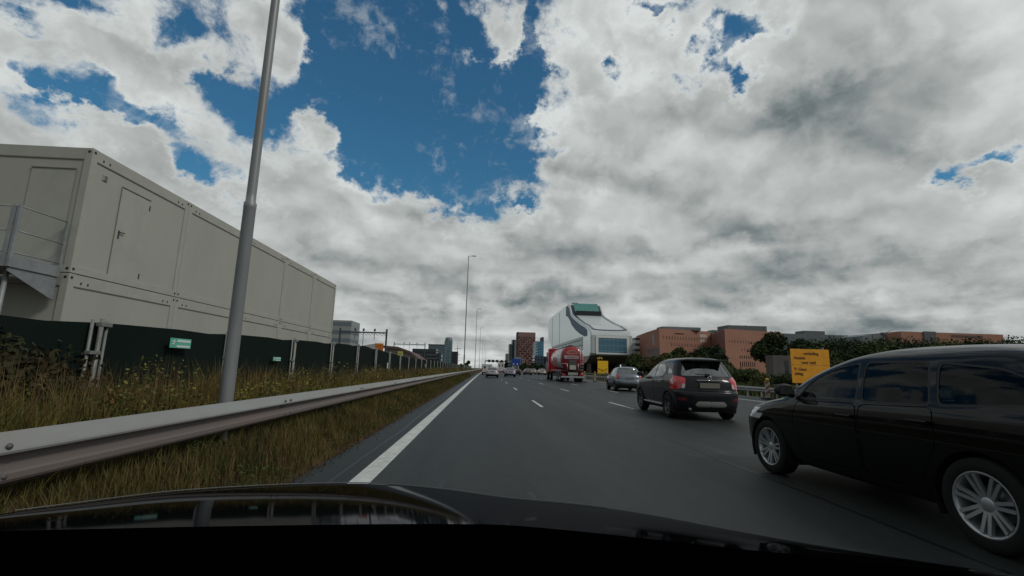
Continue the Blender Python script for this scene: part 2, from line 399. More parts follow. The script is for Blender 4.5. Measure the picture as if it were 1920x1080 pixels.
def splice():                                                          # bolted lap joint of two beams
    bm = B()
    for dz in (-.085, .085):
        for dy in (-.09, .09):
            lathe(bm, [(.0005, .017), (.014, .014), (.02, .003), (.02, 0)], 8, 'x', (.081, dy, dz))
    box(bm, .004, .02, -.05, .05, -.02, .02)
    return bm
pb = B(); box(pb, -.10, -.04, -.03, .03, -.3, .70, .004); box(pb, -.045, -.003, -.05, .05, .45, .72, .004)
post0 = obj('rail_post', pb, STEEL, gr); post0.location = (-2.83, 1.6, 0)
sp0 = obj('splice_bolt', splice(), DARKST, gr); sp0.location = (-2.83, 2.9, .595)
for k in range(1, 40):
    c = post0.copy(); C.objects.link(c); c.parent = gr; y = 1.6 + k * 4.0; c.location = (-2.83 + bend(y), y, 0)
for k in range(1, 14):
    c = sp0.copy(); C.objects.link(c); c.parent = gr; y = 2.9 + k * 4.0; c.location = (-2.83 + bend(y), y, .595)

gr2 = empty('guardrail', 'guardrail with many close-set posts behind the cars at the right edge of the road', 'guardrail')
obj('rail_beam', wbeam(-1, 14.8, .46, yrail, h=.26), STEEL, gr2, smooth=True)
pb = B(); box(pb, 0, .07, -.03, .03, -.1, .56)
rp0 = obj('rail_post', pb, STEEL, gr2); rp0.location = (14.82, 14, 0)
for k in range(1, 60):
    c = rp0.copy(); C.objects.link(c); c.parent = gr2; y = 14 + k * 1.33; c.location = (14.82 + bend(y), y, 0)

# ------------------------------------------------------------------ lamp posts
POLE = mat('pole_paint', (.25, .27, .28), rough=.5, metal=.25, col2=(.17, .175, .18), vscale=2.0, stretch=(1, 1, .25))
LAMPM = mat('lamp_housing', (.16, .17, .17), rough=.45)
def lamp_post(x, y, label, near=False, H=19.3, lean=0):
    t = empty('lamp_post', label, 'lamp post', (x, y, 0), group='tall lamp posts along the left verge')
    bm = B()
    n = 32 if near else 10
    s_ = 1.0
    k_ = .76 if near else 1.1; zj = 3.18
    lathe(bm, [(r_ * k_, h_) for r_, h_ in [(.106, -.4), (.104, .9), (.098, zj), (.101, zj + .005), (.101, zj + .07), (.080, zj + .09), (.078, zj + .2), (.052, H - .3), (.05, H)]], n)
    for rr in ():
        pass
    obj('pole', bm, POLE, t)
    if near:
        bm = B(); lathe(bm, [(.1115, .0), (.1115, .012)], n, 'z', (0, 0, 1.0))
        bm.free()
        bm = B()
        for dz in (0, .07): lathe(bm, [(.0005, .012), (.012, .010), (.014, 0)], 10, 'y', (-.035, -.071, 1.12 + dz))
        bm.transform(Matrix.Rotation(0, 4, 'Z'))
        obj('bolt', bm, DARKST, t)
    bm = B(); tube(bm, (0, 0, H - .05), (.55, 0, H + .02), .035, .03, 8)
    tube(bm, (0, 0, H - .05), (0, 0, H + .02), .05, .05, 8)
    obj('arm', bm, POLE, t)
    bm = B(); box(bm, .5, 1.25, -.13, .13, H - .03, H + .07, .03)
    obj('lamp_head', bm, LAMPM, t)
    return t
names = ['nearest lamp post, a thick grey steel pole with a sleeve joint beside the guardrail', 'slender lamp post, second of the row, standing full height against the low clouds',
         'third lamp post of the row, thin and grey behind the tall slender one', 'fourth lamp post of the row along the left verge', 'fifth lamp post of the row along the left verge', 'sixth lamp post of the row along the left verge',
         'seventh lamp post, farthest and faintest of the row']
for k, nm in enumerate(names):
    y = 6.0 + 68.5 * k
    if k == 0:
        p = at(424, 752, 6.0); lp = lamp_post(p.x, 6.0, nm, True)
        lp.rotation_euler = (0, R(-.25), 0)
    else: lamp_post(-3.35 + bend(y), y, nm)

# ------------------------------------------------------------------ site containers
CONT = mat('container_cream', (.365, .372, .332), rough=.6, spec=.25, col2=(.325, .33, .295), vscale=1.2, stretch=(1, 1, .3), lo=.3, hi=.8)
CFRAME = mat('container_frame', (.37, .378, .338), rough=.55, spec=.25, col2=(.335, .34, .305), vscale=2)
SEAM = mat('seam_dark', (.22, .22, .20), rough=.8)
CASTING = mat('casting_hole', (.02, .02, .02), rough=.8)
HANDLE = mat('handle_black', (.02, .02, .02), rough=.4)
GALV = mat('galvanised_dull', (.30, .32, .33), rough=.55, metal=.4, var=.25, vscale=5)
FX = -8.8; Y0 = 10.12; CW = 3.43; CD = 9.0
def container(k, up, label):
    z0, z1 = (2.97, 5.78) if up else (.12, 2.955)
    t = empty('site_container', label, 'container', (FX, Y0 + k * CW, z0), group='stacked cream site containers')
    H = z1 - z0; g_ = .006
    bm = B()
    # recessed wall panel
    box(bm, -CD + .03, -.03, .03, CW - .03, .02, H - .02)
    obj('wall_panel', bm, CONT, t)
    bm = B(); fr = .0
    for (x0, x1) in ((-.16, 0), (-CD, -CD + .16)):
        for (y0, y1) in ((g_, .16), (CW - .16, CW - g_)): box(bm, x0, x1, y0, y1, 0, H, .008)
    for (za, zb) in ((H - .26, H - .002), (.002, .16)):
        for (x0, x1) in ((-.15, -.004), (-CD + .004, -CD + .15)): box(bm, x0, x1, .16, CW - .16, za, zb, .006)
        for (y0, y1) in ((g_ + .004, .15), (CW - .15, CW - g_ - .004)): box(bm, -CD + .16, -.16, y0, y1, za, zb, .006)
    obj('frame', bm, CFRAME, t)
    bm = B()                                                          # drip seam line under the top rail
    box(bm, -.028, -.012, .17, CW - .17, H - .275, H - .262)
    if k == 0: box(bm, -CD + .2, -.17, .012, .028, H - .275, H - .262)
    obj('panel_seam', bm, SEAM, t)
    bm = B()
    for y in (.075, CW - .075):
        for z in (.085, H - .085):
            lathe(bm, [(.0005, .0035), (.030, .003), (.034, 0)], 12, 'x', (0, y, z))
    if k == 0:
        for z in (.085, H - .085): lathe(bm, [(.0005, -.0035 + g_), (.030, -.003 + g_), (.034, g_)], 12, 'y', (-.075, 0, z))
    for y in (.32, .5, CW - .32, CW - .5): box(bm, -.006, .006, y - .015, y + .015, H - .2, H - .15)
    obj('corner_casting', bm, CASTING, t)
    return t
ord_ = ['nearest', 'second', 'third', 'fourth', 'farthest']
conts = {}
for k in range(5):
    for up in (1, 0):
        if up and k == 0: lab = 'nearest upper cream site container, with a personnel door on its long face'
        elif up: lab = '%s cream site container of the upper row, plain panelled wall' % ord_[k]
        else: lab = '%s cream site container of the lower row, half hidden behind the dark fence' % ord_[k]
        conts[k, up] = container(k, up, lab)
c0 = conts[0, 1]
def cdoor(parent, along, a0, a1, z0, z1, hs):
    # along = 'y' -> on the +X face, 'x' -> on the -Y face; thin leaf with dark head seam
    bm = B()
    if along == 'y': box(bm, -.030, -.006, a0, a1, z0, z1, .004)
    else: box(bm, a0, a1, .006, .030, z0, z1, .004)
    d = obj('door', bm, CFRAME, parent)
    bm = B(); tk = .014
    if along == 'y':
        box(bm, -.03, .012, a0 - .01, a1 + .01, z1 + .002, z1 + .022); box(bm, -.03, -.003, a0 - tk, a0 - .003, z0, z1)
    else:
        box(bm, a0 - .01, a1 + .01, -.012, .03, z1 + .002, z1 + .022); box(bm, a1 + .003, a1 + tk, .003, .03, z0, z1)
    obj('door_seam', bm, SEAM, d)
    bm = B(); ha = a0 + .10 if hs < 0 else a1 - .10; zc = z0 + 1.02
    if along == 'y':
        box(bm, -.008, .006, ha - .02, ha + .02, zc - .12, zc + .08, .004); box(bm, .03, .045, ha - .01, ha + .13, zc + .02, zc + .045, .004); tube(bm, (0, ha, zc + .032), (.04, ha, zc + .032), .01)
    obj('door_handle', bm, HANDLE, d)
    bm = B()
    for zz in (z0 + .15, z1 - .2):
        hh = a1 if hs < 0 else a0
        if along == 'y': box(bm, -.008, .008, hh - .012, hh + .012, zz - .07, zz + .07)
    if bm.verts: obj('hinge', bm, HANDLE, d)
    else: bm.free()
cdoor(c0, 'y', .98, 1.92, .14, 2.28, -1)
cdoor(c0, 'x', -1.20, -.28, .16, 2.30, 1)
bm = B(); box(bm, -.03, -.004, .40, .52, 2.22, 2.36, .006)
v_ = obj('wall_vent', bm, CFRAME, c0)
bm = B()
for i in range(4): box(bm, -.006, .0, .415, .505, 2.235 + i * .03, 2.248 + i * .03)
obj('vent_slot', bm, CASTING, v_)

# galvanised landing with railings at the near end of the containers
ld = empty('stair_landing', 'galvanised steel stair landing with railings at the near end of the cream containers', 'stair landing', (FX - .1, Y0, 2.97))
LX0, LX1, LD = -4.2, -.06, 1.10
bm = B(); box(bm, LX0, LX1, -LD, -.04, -.10, -.03, .004); obj('platform', bm, GALV, ld)
bm = B(); box(bm, LX0, LX1, -LD - .012, -LD, -.12, .10); box(bm, LX1, LX1 + .012, -LD, -.05, -.12, .10); obj('toe_board', bm, GALV, ld)
def post(x, y, z0=-.12, z1=1.08, r=.028):
    bm = B(); box(bm, x - r, x + r, y - r, y + r, z0, z1, .004); return obj('railing_post', bm, GALV, ld)
post(LX1, -LD); post(LX1, -.08, r=.018); post(LX1 - .10, -LD + .0, r=.035); post(-2.1, -LD); post(LX0, -LD); post(LX1 - .075, -LD, r=.018)
for z in (1.06, .58, .16):
    bm = B(); tube(bm, (LX0, -LD, z), (LX1, -LD, z), .014, n=8); tube(bm, (LX1, -LD, z), (LX1, -.08, z), .014, n=8); obj('rail', bm, GALV, ld)
bm = B(); prism(bm, [(LX1 - .5, -LD), (LX1 - .46, -LD), (LX1 - .46, -.06), (LX1 - .5, -.06)], -.9, [-.2, -.2, -.75, -.75]); bm.free()
for x in (LX1 - .05, -2.2, LX0 + .05):                                # triangular brackets under the landing
    bm = B()
    a = [bm.verts.new((x, -LD + .03, -.13)), bm.verts.new((x, -.05, -.13)), bm.verts.new((x, -.05, -.62)), bm.verts.new((x, -LD + .03, -.20))]
    b = [bm.verts.new(v.co + Vector((.03, 0, 0))) for v in a]
    bm.faces.new(a); bm.faces.new(b[::-1])
    for i in range(4): bm.faces.new((a[i], b[i], b[(i + 1) % 4], a[(i + 1) % 4]))
    obj('bracket', bm, GALV, ld)
for x in (LX0 + .1, LX1 - .2):
    bm = B(); tube(bm, (x, -LD + .2, -3.0), (x, -LD + .2, -.12), .04); obj('support_leg', bm, GALV, ld)

# ------------------------------------------------------------------ screened site fence
SCREEN = mat('fence_screen', (.0045, .0125, .0105), rough=.9, col2=(.009, .014, .012), vscale=1.1, stretch=(1, 1, .3), bump=.5, bscale=3, spec=.1)
FPOST = mat('fence_post', (.24, .25, .235), rough=.55, metal=.3, var=.3, vscale=6)
fn = empty('site_fence', 'temporary site fence covered in dark green screen netting with steel posts', 'fence', (-5.6, 0, 0))
def ftop(y):
    return 1.66 + .42 * max(0, min(1, (y - 5) / 17.)) - .24 * max(0, min(1, (y - 22) / 12.))
v, f = [], []; ysf = [1 + .875 * i for i in range(70)] + [62.5 + 3.5 * i for i in range(1, 34)]
for i, y in enumerate(ysf):
    o_ = .03 * math.sin(i * 1.9) + .02 * math.sin(i * .7); sag = -.035 if i % 4 == 2 else 0
    v += [(o_ + bend(y), y, -.5), (o_ * 1.4 + bend(y), y, .7), (o_ * .5 + bend(y), y, ftop(y) + sag)]
for i in range(len(ysf) - 1):
    for k in range(2): a = 3 * i + k; f.append((a, a + 1, a + 4, a + 3))
obj('screen', pymesh('screen', v, f), SCREEN, fn, smooth=True)
for i in range(50):
    y = 7.0 + 3.45 * i; tz = ftop(y)
    bm = B()
    if i < 8:
        for dx, dy in ((.06, -.13), (.085, 0.0), (.06, .13)): tube(bm, (dx, dy, -.4), (dx, dy, tz + (.03 if dy else .05)), .021 if dy else .03, n=8)
        box(bm, .04, .12, -.16, .03, 1.25, 1.30, .006); box(bm, .03, .12, -.03, .16, tz - .06, tz - .0, .006)
    else:
        tube(bm, (.07, 0, -.4), (.07, 0, tz + .03), .035, n=6)
    o = obj('post', bm, FPOST, fn); o.location = (bend(y), y, 0)
TEAL = mat('sign_teal', (.10, .42, .33), rough=.5)
WHITE = mat('sign_white', (.62, .68, .64), rough=.5)
def tsign(y, z, wd, hg, lab):
    t = empty('fence_sign', lab, 'sign', (-5.48, y, z)); bm = B(); box(bm, 0, .006, -wd / 2, wd / 2, -hg / 2, hg / 2, .002); obj('panel', bm, TEAL, t)
    bm = B()
    for i in range(5):
        a = i * math.pi * 2 / 5; tube(bm, (.009, -wd * .34, 0), (.009, -wd * .34 + math.cos(a) * hg * .3, math.sin(a) * hg * .3), .008, n=5)
    obj('emblem', bm, WHITE, t)
    bm = B(); box(bm, .006, .009, -wd * .18, wd * .45, hg * .12, hg * .36); box(bm, .006, .009, -wd * .18, wd * .45, -hg * .42, -hg * .22); obj('lettering_band', bm, WHITE, t)
tsign(8.75, 1.50, .58, .17, 'teal site sign with white emblem on the dark screen, left of the thick pole')
tsign(12.75, 1.30, .46, .10, 'small teal sign on the dark fence screen just right of the thick pole')
for (y, z, lab) in ((26.8, 1.2, 'small white notice on the dark fence screen below the orange board'), (43.5, 1.3, 'small white notice on the far stretch of the fence screen')):
    bm = B(); box(bm, 0, .01, -.12, .12, -.16, .16, .002); box(bm, .01, .013, -.07, .07, -.04, .06)
    o = obj('notice', bm, WHITE); o.location = (-5.45 + bend(y), y, z); tag(o, lab, 'sign')
# ------------------------------------------------------------------ cars
def pchip(xs, ys, x):
    xs, ys = np.array(xs, float), np.array(ys, float); h = np.diff(xs); dl = np.diff(ys) / h
    d = np.zeros_like(ys); d[0], d[-1] = dl[0], dl[-1]
    for i in range(1, len(xs) - 1):
        if dl[i - 1] * dl[i] > 0:
            w1, w2 = 2 * h[i] + h[i - 1], h[i] + 2 * h[i - 1]; d[i] = (w1 + w2) / (w1 / dl[i - 1] + w2 / dl[i])
    i = np.clip(np.searchsorted(xs, x) - 1, 0, len(xs) - 2); t = (x - xs[i]) / h[i]
    return ys[i] * (1 + 2 * t) * (1 - t) ** 2 + h[i] * d[i] * t * (1 - t) ** 2 + ys[i + 1] * t * t * (3 - 2 * t) + h[i] * d[i + 1] * t * t * (t - 1)
def body_mesh(keys, sub=5, nq=9, ns=16):
    K = np.array(keys, float); n = len(K); ts = np.linspace(0, n - 1, (n - 1) * sub + 1)
    S = [[float(pchip(range(n), K[:, c], t)) for c in range(K.shape[1])] for t in ts]
    bm = B(); rings = []
    for (z, yf, yr, w, Lf, Lr, ex) in S:
        half = []
        for i in range(nq + 1):                                        # front quarter: centre to side
            a = math.pi / 2 * i / nq; half.append((w * math.sin(a) ** (2 / ex), yf - Lf * (1 - math.cos(a) ** (2 / ex) if i < nq else 1)))
        y0, y1 = yf - Lf, yr + Lr
        for i in range(1, ns): half.append((w, y0 + (y1 - y0) * i / ns))
        for i in range(nq, -1, -1):
            a = math.pi / 2 * i / nq; half.append((w * math.sin(a) ** (2 / ex), yr + Lr * (1 - math.cos(a) ** (2 / ex) if i < nq else 1)))
        # slight barrel in plan
        yc, hl = (yf + yr) / 2, (yf - yr) / 2
        half = [(x * (1 - .05 * ((y - yc) / hl) ** 2) if hl > 0 else x, y) for x, y in half]
        pts = half + [(-x, y) for x, y in half[-2:0:-1]]
        rings.append([bm.verts.new((x, y, z)) for x, y in pts])
    m_ = len(rings[0])
    for a, b in zip(rings, rings[1:]):
        for i in range(m_):
            j = (i + 1) % m_; bm.faces.new((a[i], b[i], b[j], a[j]))
    bm.faces.new(rings[0]); bm.faces.new(rings[-1][::-1])
    bmesh.ops.recalc_face_normals(bm, faces=bm.faces)
    for f in bm.faces: f.smooth = True
    bm.faces.layers.int.new('t')
    return bm
def inpoly(p, poly):
    x, y = p; c = False; n = len(poly)
    for i in range(n):
        (x1, y1), (x2, y2) = poly[i], poly[(i + 1) % n]
        if (y1 > y) != (y2 > y) and x < (x2 - x1) * (y - y1) / (y2 - y1) + x1: c = not c
    return c
def cookie(bm, poly, axis, t, cond=lambda c, n: True, over=None):
    """cut the skin along a polygon seen from the side (y,z) or from the end (|x|,z) or from the top (x,y); tag the faces inside"""
    L = bm.faces.layers.int['t']
    def uv(v):
        return (v[1], v[2]) if axis == 'side' else ((v[0], v[2]) if axis == 'end' else (v[0], v[1]))
    polys = [poly]
    if axis == 'endsym': axis = 'end'; polys = [poly, [(-a, b) for a, b in poly]]
    for pl in polys:
        us, vs = [p[0] for p in pl], [p[1] for p in pl]; bb = (min(us) - .002, max(us) + .002, min(vs) - .002, max(vs) + .002)
        def near():
            r = []
            for f in bm.faces:
                c = f.calc_center_median()
                if not cond(c, f.normal): continue
                fu = [uv(v.co) for v in f.verts]
                if max(a for a, _ in fu) < bb[0] or min(a for a, _ in fu) > bb[1] or max(b for _, b in fu) < bb[2] or min(b for _, b in fu) > bb[3]: continue
                r.append(f)
            return r
        for i in range(len(pl)):
            (a0, b0), (a1, b1) = pl[i], pl[(i + 1) % len(pl)]
            nu, nv = (b1 - b0), -(a1 - a0)
            if math.hypot(nu, nv) < 1e-6: continue
            if axis == 'side': co, no = (0, a0, b0), (0, nu, nv)
            elif axis == 'end': co, no = (a0, 0, b0), (nu, 0, nv)
            else: co, no = (a0, b0, 0), (nu, nv, 0)
            fs = near(); g = set(fs)
            for f in fs: g.update(f.verts); g.update(f.edges)
            bmesh.ops.bisect_plane(bm, geom=list(g), plane_co=co, plane_no=no, dist=1e-5)
        for f in near():
            if inpoly(uv(f.calc_center_median()), pl) and (over is None or f[L] in over): f[L] = t
def shrink(poly, d):
    cx = sum(p[0] for p in poly) / len(poly); cy = sum(p[1] for p in poly) / len(poly)
    w_ = max(p[0] for p in poly) - min(p[0] for p in poly); h_ = max(p[1] for p in poly) - min(p[1] for p in poly)
    return [(cx + (x - cx) * (1 - 2 * d / w_), cy + (y - cy) * (1 - 2 * d / h_)) for x, y in poly]
def rnd_poly(poly, r=.04, n=3):                                        # round the corners
    out = []
    for i in range(len(poly)):
        p0, p, p1 = Vector(poly[i - 1]), Vector(poly[i]), Vector(poly[(i + 1) % len(poly)])
        a = p + (p0 - p).normalized() * min(r, (p0 - p).length * .45); b = p + (p1 - p).normalized() * min(r, (p1 - p).length * .45)
        for k in range(n + 1):
            t = k / n; q = a * (1 - t) ** 2 + p * 2 * t * (1 - t) + b * t * t; out.append((q.x, q.y))
    return out
from mathutils.bvhtree import BVHTree
from mathutils.interpolate import poly_3d_calc
def set_normals(me, ref):
    bvh, nf = ref
    out = []
    for v in me.vertices:
        loc, no, i, d = bvh.find_nearest(v.co)
        pts, ns = nf[i]; w_ = poly_3d_calc(pts, loc); n = Vector((0, 0, 0))
        for a, b in zip(w_, ns): n += b * a
        out.append(tuple(n.normalized()))
    me.normals_split_custom_set_from_vertices(out)
def ref_of(bm):
    bm.normal_update()
    bm.faces.ensure_lookup_table()
    return BVHTree.FromBMesh(bm), [([v.co.copy() for v in f.verts], [v.normal.copy() for v in f.verts]) for f in bm.faces]
REF = [None]
def split(bm, t, inset=0.):
    L = bm.faces.layers.int['t']; n = B(); mp = {}
    for f in bm.faces:
        if f[L] != t: continue
        vs = []
        for v in f.verts:
            if v not in mp: mp[v] = n.verts.new(v.co - v.normal * inset)
            vs.append(mp[v])
        try: g = n.faces.new(vs); g.smooth = True
        except ValueError: pass
    return n
TYRE = mat('tyre_rubber', (.012, .012, .012), rough=.85, bump=.2, bscale=120, spec=.2)
RIM = mat('alloy_rim', (.46, .48, .50), rough=.35, metal=.75)
RIMD = mat('alloy_rim_dark', (.10, .105, .11), rough=.4, metal=.6)
RUB = mat('black_plastic', (.010, .010, .011), rough=.6)
CHROME = mat('chrome', (.55, .56, .57), rough=.18, metal=1.)
REDL = mat('tail_lamp_red', (.50, .018, .025), rough=.15, coat=1)
CLEARL = mat('lamp_clear', (.5, .5, .52), rough=.15, coat=1)
GLS = glass('car_glass', (.62, .70, .68), .0, .02, 1.32)
GLS_R = glass('car_glass_reflective', (.42, .48, .46), .30, .0)
GLS_T = glass('car_glass_tinted', (.10, .12, .12), .0, .02, 1.3)
INTER = mat('car_interior', (.012, .012, .013), rough=.8)
PLATE = mat('number_plate', (.16, .15, .12), rough=.6)
def wheel(parent, x, y, r, rr, wd, side, spokes=7, double=False, rim=RIM, nseg=36):
    wt = B()
    hw = wd / 2
    prof = [(rr - .005, -hw * .86), (rr + .012, -hw), (r * .93, -hw * .99), (r * .985, -hw * .82), (r, -hw * .55), (r, hw * .55), (r * .985, hw * .82), (r * .93, hw * .99), (rr + .012, hw), (rr - .005, hw * .86)]
    lathe(wt, prof, nseg, 'x')
    o = obj('wheel', wt, TYRE, parent); o.location = (x, y, r)
    rm = B(); s = side
    lathe(rm, [(rr + .004, s * hw * .95), (rr - .006, s * hw * .98), (rr - .018, s * hw * .80), (rr - .028, s * hw * .2), (rr - .03, -s * hw * .8)], nseg, 'x')
    lathe(rm, [(rr * .27, s * hw * .3), (rr * .27, s * hw * .62), (rr * .20, s * hw * .70), (.0005, s * hw * .72)], 20, 'x')
    for i in range(spokes):
        a = 2 * math.pi * i / spokes + .3
        for da in ((-.105, .105) if double else (0,)):
            hw_ = .012 if double else .030
            p0 = Vector((s * hw * .55, math.cos(a) * rr * .22 - math.sin(a) * da * rr * .55, math.sin(a) * rr * .22 + math.cos(a) * da * rr * .55))
            aa = a + da * 1.25
            p1 = Vector((s * hw * .82, math.cos(aa) * (rr - .016), math.sin(aa) * (rr - .016)))
            d = (p1 - p0).normalized(); side_v = Vector((0, -d.z, d.y)).normalized() * hw_; up = Vector((s, 0, 0)) * .014
            q = [p0 + side_v * 1.15, p0 - side_v * 1.15, p1 - side_v, p1 + side_v]
            tp = [rm.verts.new(v + up) for v in q]; bt = [rm.verts.new(v - up) for v in q]
            rm.faces.new(tp); rm.faces.new(bt[::-1])
            for k in range(4): rm.faces.new((tp[k], bt[k], bt[(k + 1) % 4], tp[(k + 1) % 4]))
    bmesh.ops.recalc_face_normals(rm, faces=rm.faces)
    ro = obj('rim', rm, rim, o)
    bd = B(); lathe(bd, [(.0005, -s * hw * .1), (rr * .62, -s * hw * .1), (rr * .62, -s * hw * .3)], 20, 'x'); obj('brake_disc', bd, RIMD, o)
    return o
def seat_mesh():
    bm = B()
    box(bm, -.24, .24, -.26, .26, -.08, .08, .04)
    box(bm, -.24, .24, -.34, -.20, .02, .60, .05, Matrix.Rotation(R(10), 4, 'X'))
    box(bm, -.13, .13, -.36, -.27, .60, .80, .04, Matrix.Rotation(R(10), 4, 'X'))
    for f in bm.faces: f.smooth = True
    return bm
def mirror_mesh(s, w_=.09):
    bm = B(); r = bmesh.ops.create_uvsphere(bm, u_segments=14, v_segments=8, radius=1)
    for v in r['verts']:
        c = v.co; v.co = Vector((s * (.115 + c.x * .115), max(c.y, -.35) * .10, c.z * .075 + .02))
    tube(bm, (0, .02, -.04), (s * .10, .02, -.02), .03, .025, 8)
    for f in bm.faces: f.smooth = True
    bmesh.ops.recalc_face_normals(bm, faces=bm.faces)
    return bm
def build_car(spec, name, label, cat, loc, rz, paint, group=None):
    S = spec; t = empty(name, label, cat, loc, rz, group)
    bm = body_mesh(S['keys'], *S.get('res', (5, 9, 16)))
    side = lambda c, n: abs(n.x) > .25
    REF[0] = ref_of(bm)
    # tags: 1 side glass, 2 screen, 3 rear window, 4 seam, 5 door, 6 tail lamp, 7 cladding, 8 tailgate, 9 delete, 10 lamp clear, 11 reflector, 12 head lamp, 13 shield
    for i, pl in enumerate(S.get('doors', [])):
        p = rnd_poly(pl, .06, 2); cookie(bm, p, 'side', 4, lambda c, n: abs(n.x) > .2); cookie(bm, shrink(p, .010), 'side', 20 + i, lambda c, n: abs(n.x) > .2, over=(4,))
    for pl in S.get('windows', []):
        p = rnd_poly(pl, .05, 3)
        cookie(bm, shrink(p, -.022), 'side', 14, side); cookie(bm, p, 'side', 1, side)
    if 'tailgate' in S:
        p = rnd_poly(S['tailgate'], .06, 2); cookie(bm, p, 'end', 4, lambda c, n: c.y < -1 and n.y < -.15); cookie(bm, shrink(p, .010), 'end', 8, lambda c, n: c.y < -1 and n.y < -.15, over=(4,))
    cookie(bm, rnd_poly(S['screen'], .06, 3), 'end', 2, lambda c, n: c.y > -.3 and n.y > .1 and c.z > S['belt'] - .02)
    cookie(bm, rnd_poly(S['rear'], .07, 3), 'end', 3, lambda c, n: c.y < -.8 and n.y < -.1)
    for (pl, tg) in S.get('ends', []): cookie(bm, rnd_poly(pl, .03, 2), 'endsym', tg, lambda c, n: c.y < S['yr'] + .55 and n.y < -.02)
    for (pl, tg) in S.get('fronts', []): cookie(bm, rnd_poly(pl, .03, 2), 'endsym', tg, lambda c, n: c.y > S['yf'] - .7 and n.y > .02)
    r, ax = S['well'], S['axles']
    for y in ax:
        arch = [(y + (r + .035) * math.cos(a), S['wr'] + (r + .035) * math.sin(a)) for a in (math.pi * 2 * k / 28 for k in range(28))]
        if S.get('clad'): cookie(bm, [(y + (r + .055) * math.cos(a), S['wr'] + (r + .055) * math.sin(a)) for a in (math.pi * 2 * k / 28 for k in range(28))], 'side', 7, lambda c, n: abs(c.x) > .5 and c.z < .95)
        cookie(bm, [(y + r * math.cos(a), S['wr'] + r * math.sin(a)) for a in (math.pi * 2 * k / 28 for k in range(28))], 'side', 9, lambda c, n: abs(c.x) > .45 and c.z < 1.0)
    if S.get('clad'):
        L = bm.faces.layers.int['t']
        cookie(bm, [(-3, 0), (3, 0), (3, S['clad']), (-3, S['clad'])], 'side', 7, over=(0, 4))
    L = bm.faces.layers.int['t']
    bmesh.ops.delete(bm, geom=[f for f in bm.faces if f[L] == 9], context='FACES')
    bm.normal_update()
    L = bm.faces.layers.int['t']
    present = {f[L] for f in bm.faces}
    body = obj('body', split(bm, 0), paint, t)
    for tg, nm, mt, ins in ((1, 'window', S.get('glass', GLS), .006), (2, 'windscreen', GLS, .004), (3, 'rear_window', S.get('glass', GLS), .006), (4, 'panel_gap', RUB, .012), (14, 'window_seal', S.get('seal', RUB), .002),
                            (6, 'tail_lamp', REDL, -.004), (7, 'cladding', S.get('cladmat', RUB), -.003), (8, 'tailgate', paint, 0), (10, 'reversing_lamp', CLEARL, -.003), (11, 'reflector', mat('reflector_dark_red', (.12, .008, .01), rough=.3), -.002), (12, 'headlamp', CLEARL, -.002),
                            (13, 'bumper_shield', mat('silver_shield', (.26, .26, .25), rough=.4, metal=.2), -.006), (15, 'lower_grille', RUB, .0)):
        if tg in present:
            src = split(bm, tg, ins)
            if tg in (1, 4, 5, 6, 10, 11, 12, 14):                             # one mesh per separate piece
                isl = islands(src)
                for vs in isl:
                    k = B(); mp = {v: k.verts.new(v.co) for v in vs}
                    for fc in {f_ for v in vs for f_ in v.link_faces}: k.faces.new([mp[v] for v in fc.verts]).smooth = True
                    if len(k.faces) > 3 or tg != 4: obj(nm, k, mt, t)
                    else: k.free()
                src.free()
            else: obj(nm, src, mt, t)
    for i in range(len(S.get('doors', []))):
        src = split(bm, 20 + i)
        for vs in islands(src):
            k = B(); mp = {v: k.verts.new(v.co) for v in vs}
            for fc in {f_ for v in vs for f_ in v.link_faces}: k.faces.new([mp[v] for v in fc.verts]).smooth = True
            d = obj('door', k, paint, t)
            if 'handles' in S and i < len(S['handles']):
                hy, hz, hx = S['handles'][i]; s = 1 if sum(v.co.x for v in d.data.vertices) > 0 else -1
                hb = B(); box(hb, -.012, .022, -.09, .09, -.013, .013, .008); h = obj('door_handle', hb, S.get('handlemat', paint), d); h.location = (s * hx, hy, hz)
                if s < 0: h.rotation_euler = (0, 0, math.pi)
        src.free()
    bm.free()
    for ch in [c for c in t.children] :
        if not ch.name.startswith('panel_gap'): set_normals(ch.data, REF[0])
    # wheel wells and wheels
    for y in ax:
        for s in (-1, 1):
            wb = B(); x1 = s * (S['w'] - .02); x0 = s * (S['w'] - .36); n = 16
            a = [wb.verts.new((x1, y + (r + .01) * math.cos(k), S['wr'] + (r + .01) * math.sin(k))) for k in (R(-25) + R(230) * i / n for i in range(n + 1))]
            b = [wb.verts.new((x0, v.co.y, v.co.z)) for v in a]
            for i in range(n): wb.faces.new((a[i], a[i + 1], b[i + 1], b[i]))
            wb.faces.new(b)
            obj('wheel_arch', wb, RUB, t)
            wheel(t, s * (S['w'] - S['tw'] / 2 - .015), y, S['wr'], S['rr'], S['tw'], s, S.get('spokes', 7), S.get('double', False), S.get('rim', RIM), S.get('wseg', 36))
    for s in (-1, 1):
        m_ = obj('wing_mirror', mirror_mesh(s), S.get('mirmat', paint), t); m_.location = (s * S['mir'][0], S['mir'][1], S['mir'][2])
        if S.get('mirglass'):
            gb = B(); box(gb, -.075, .075, -.004, 0, -.045, .05, .0); o = obj('mirror_glass', gb, CHROME, m_); o.location = (s * .115, -.037, .02)
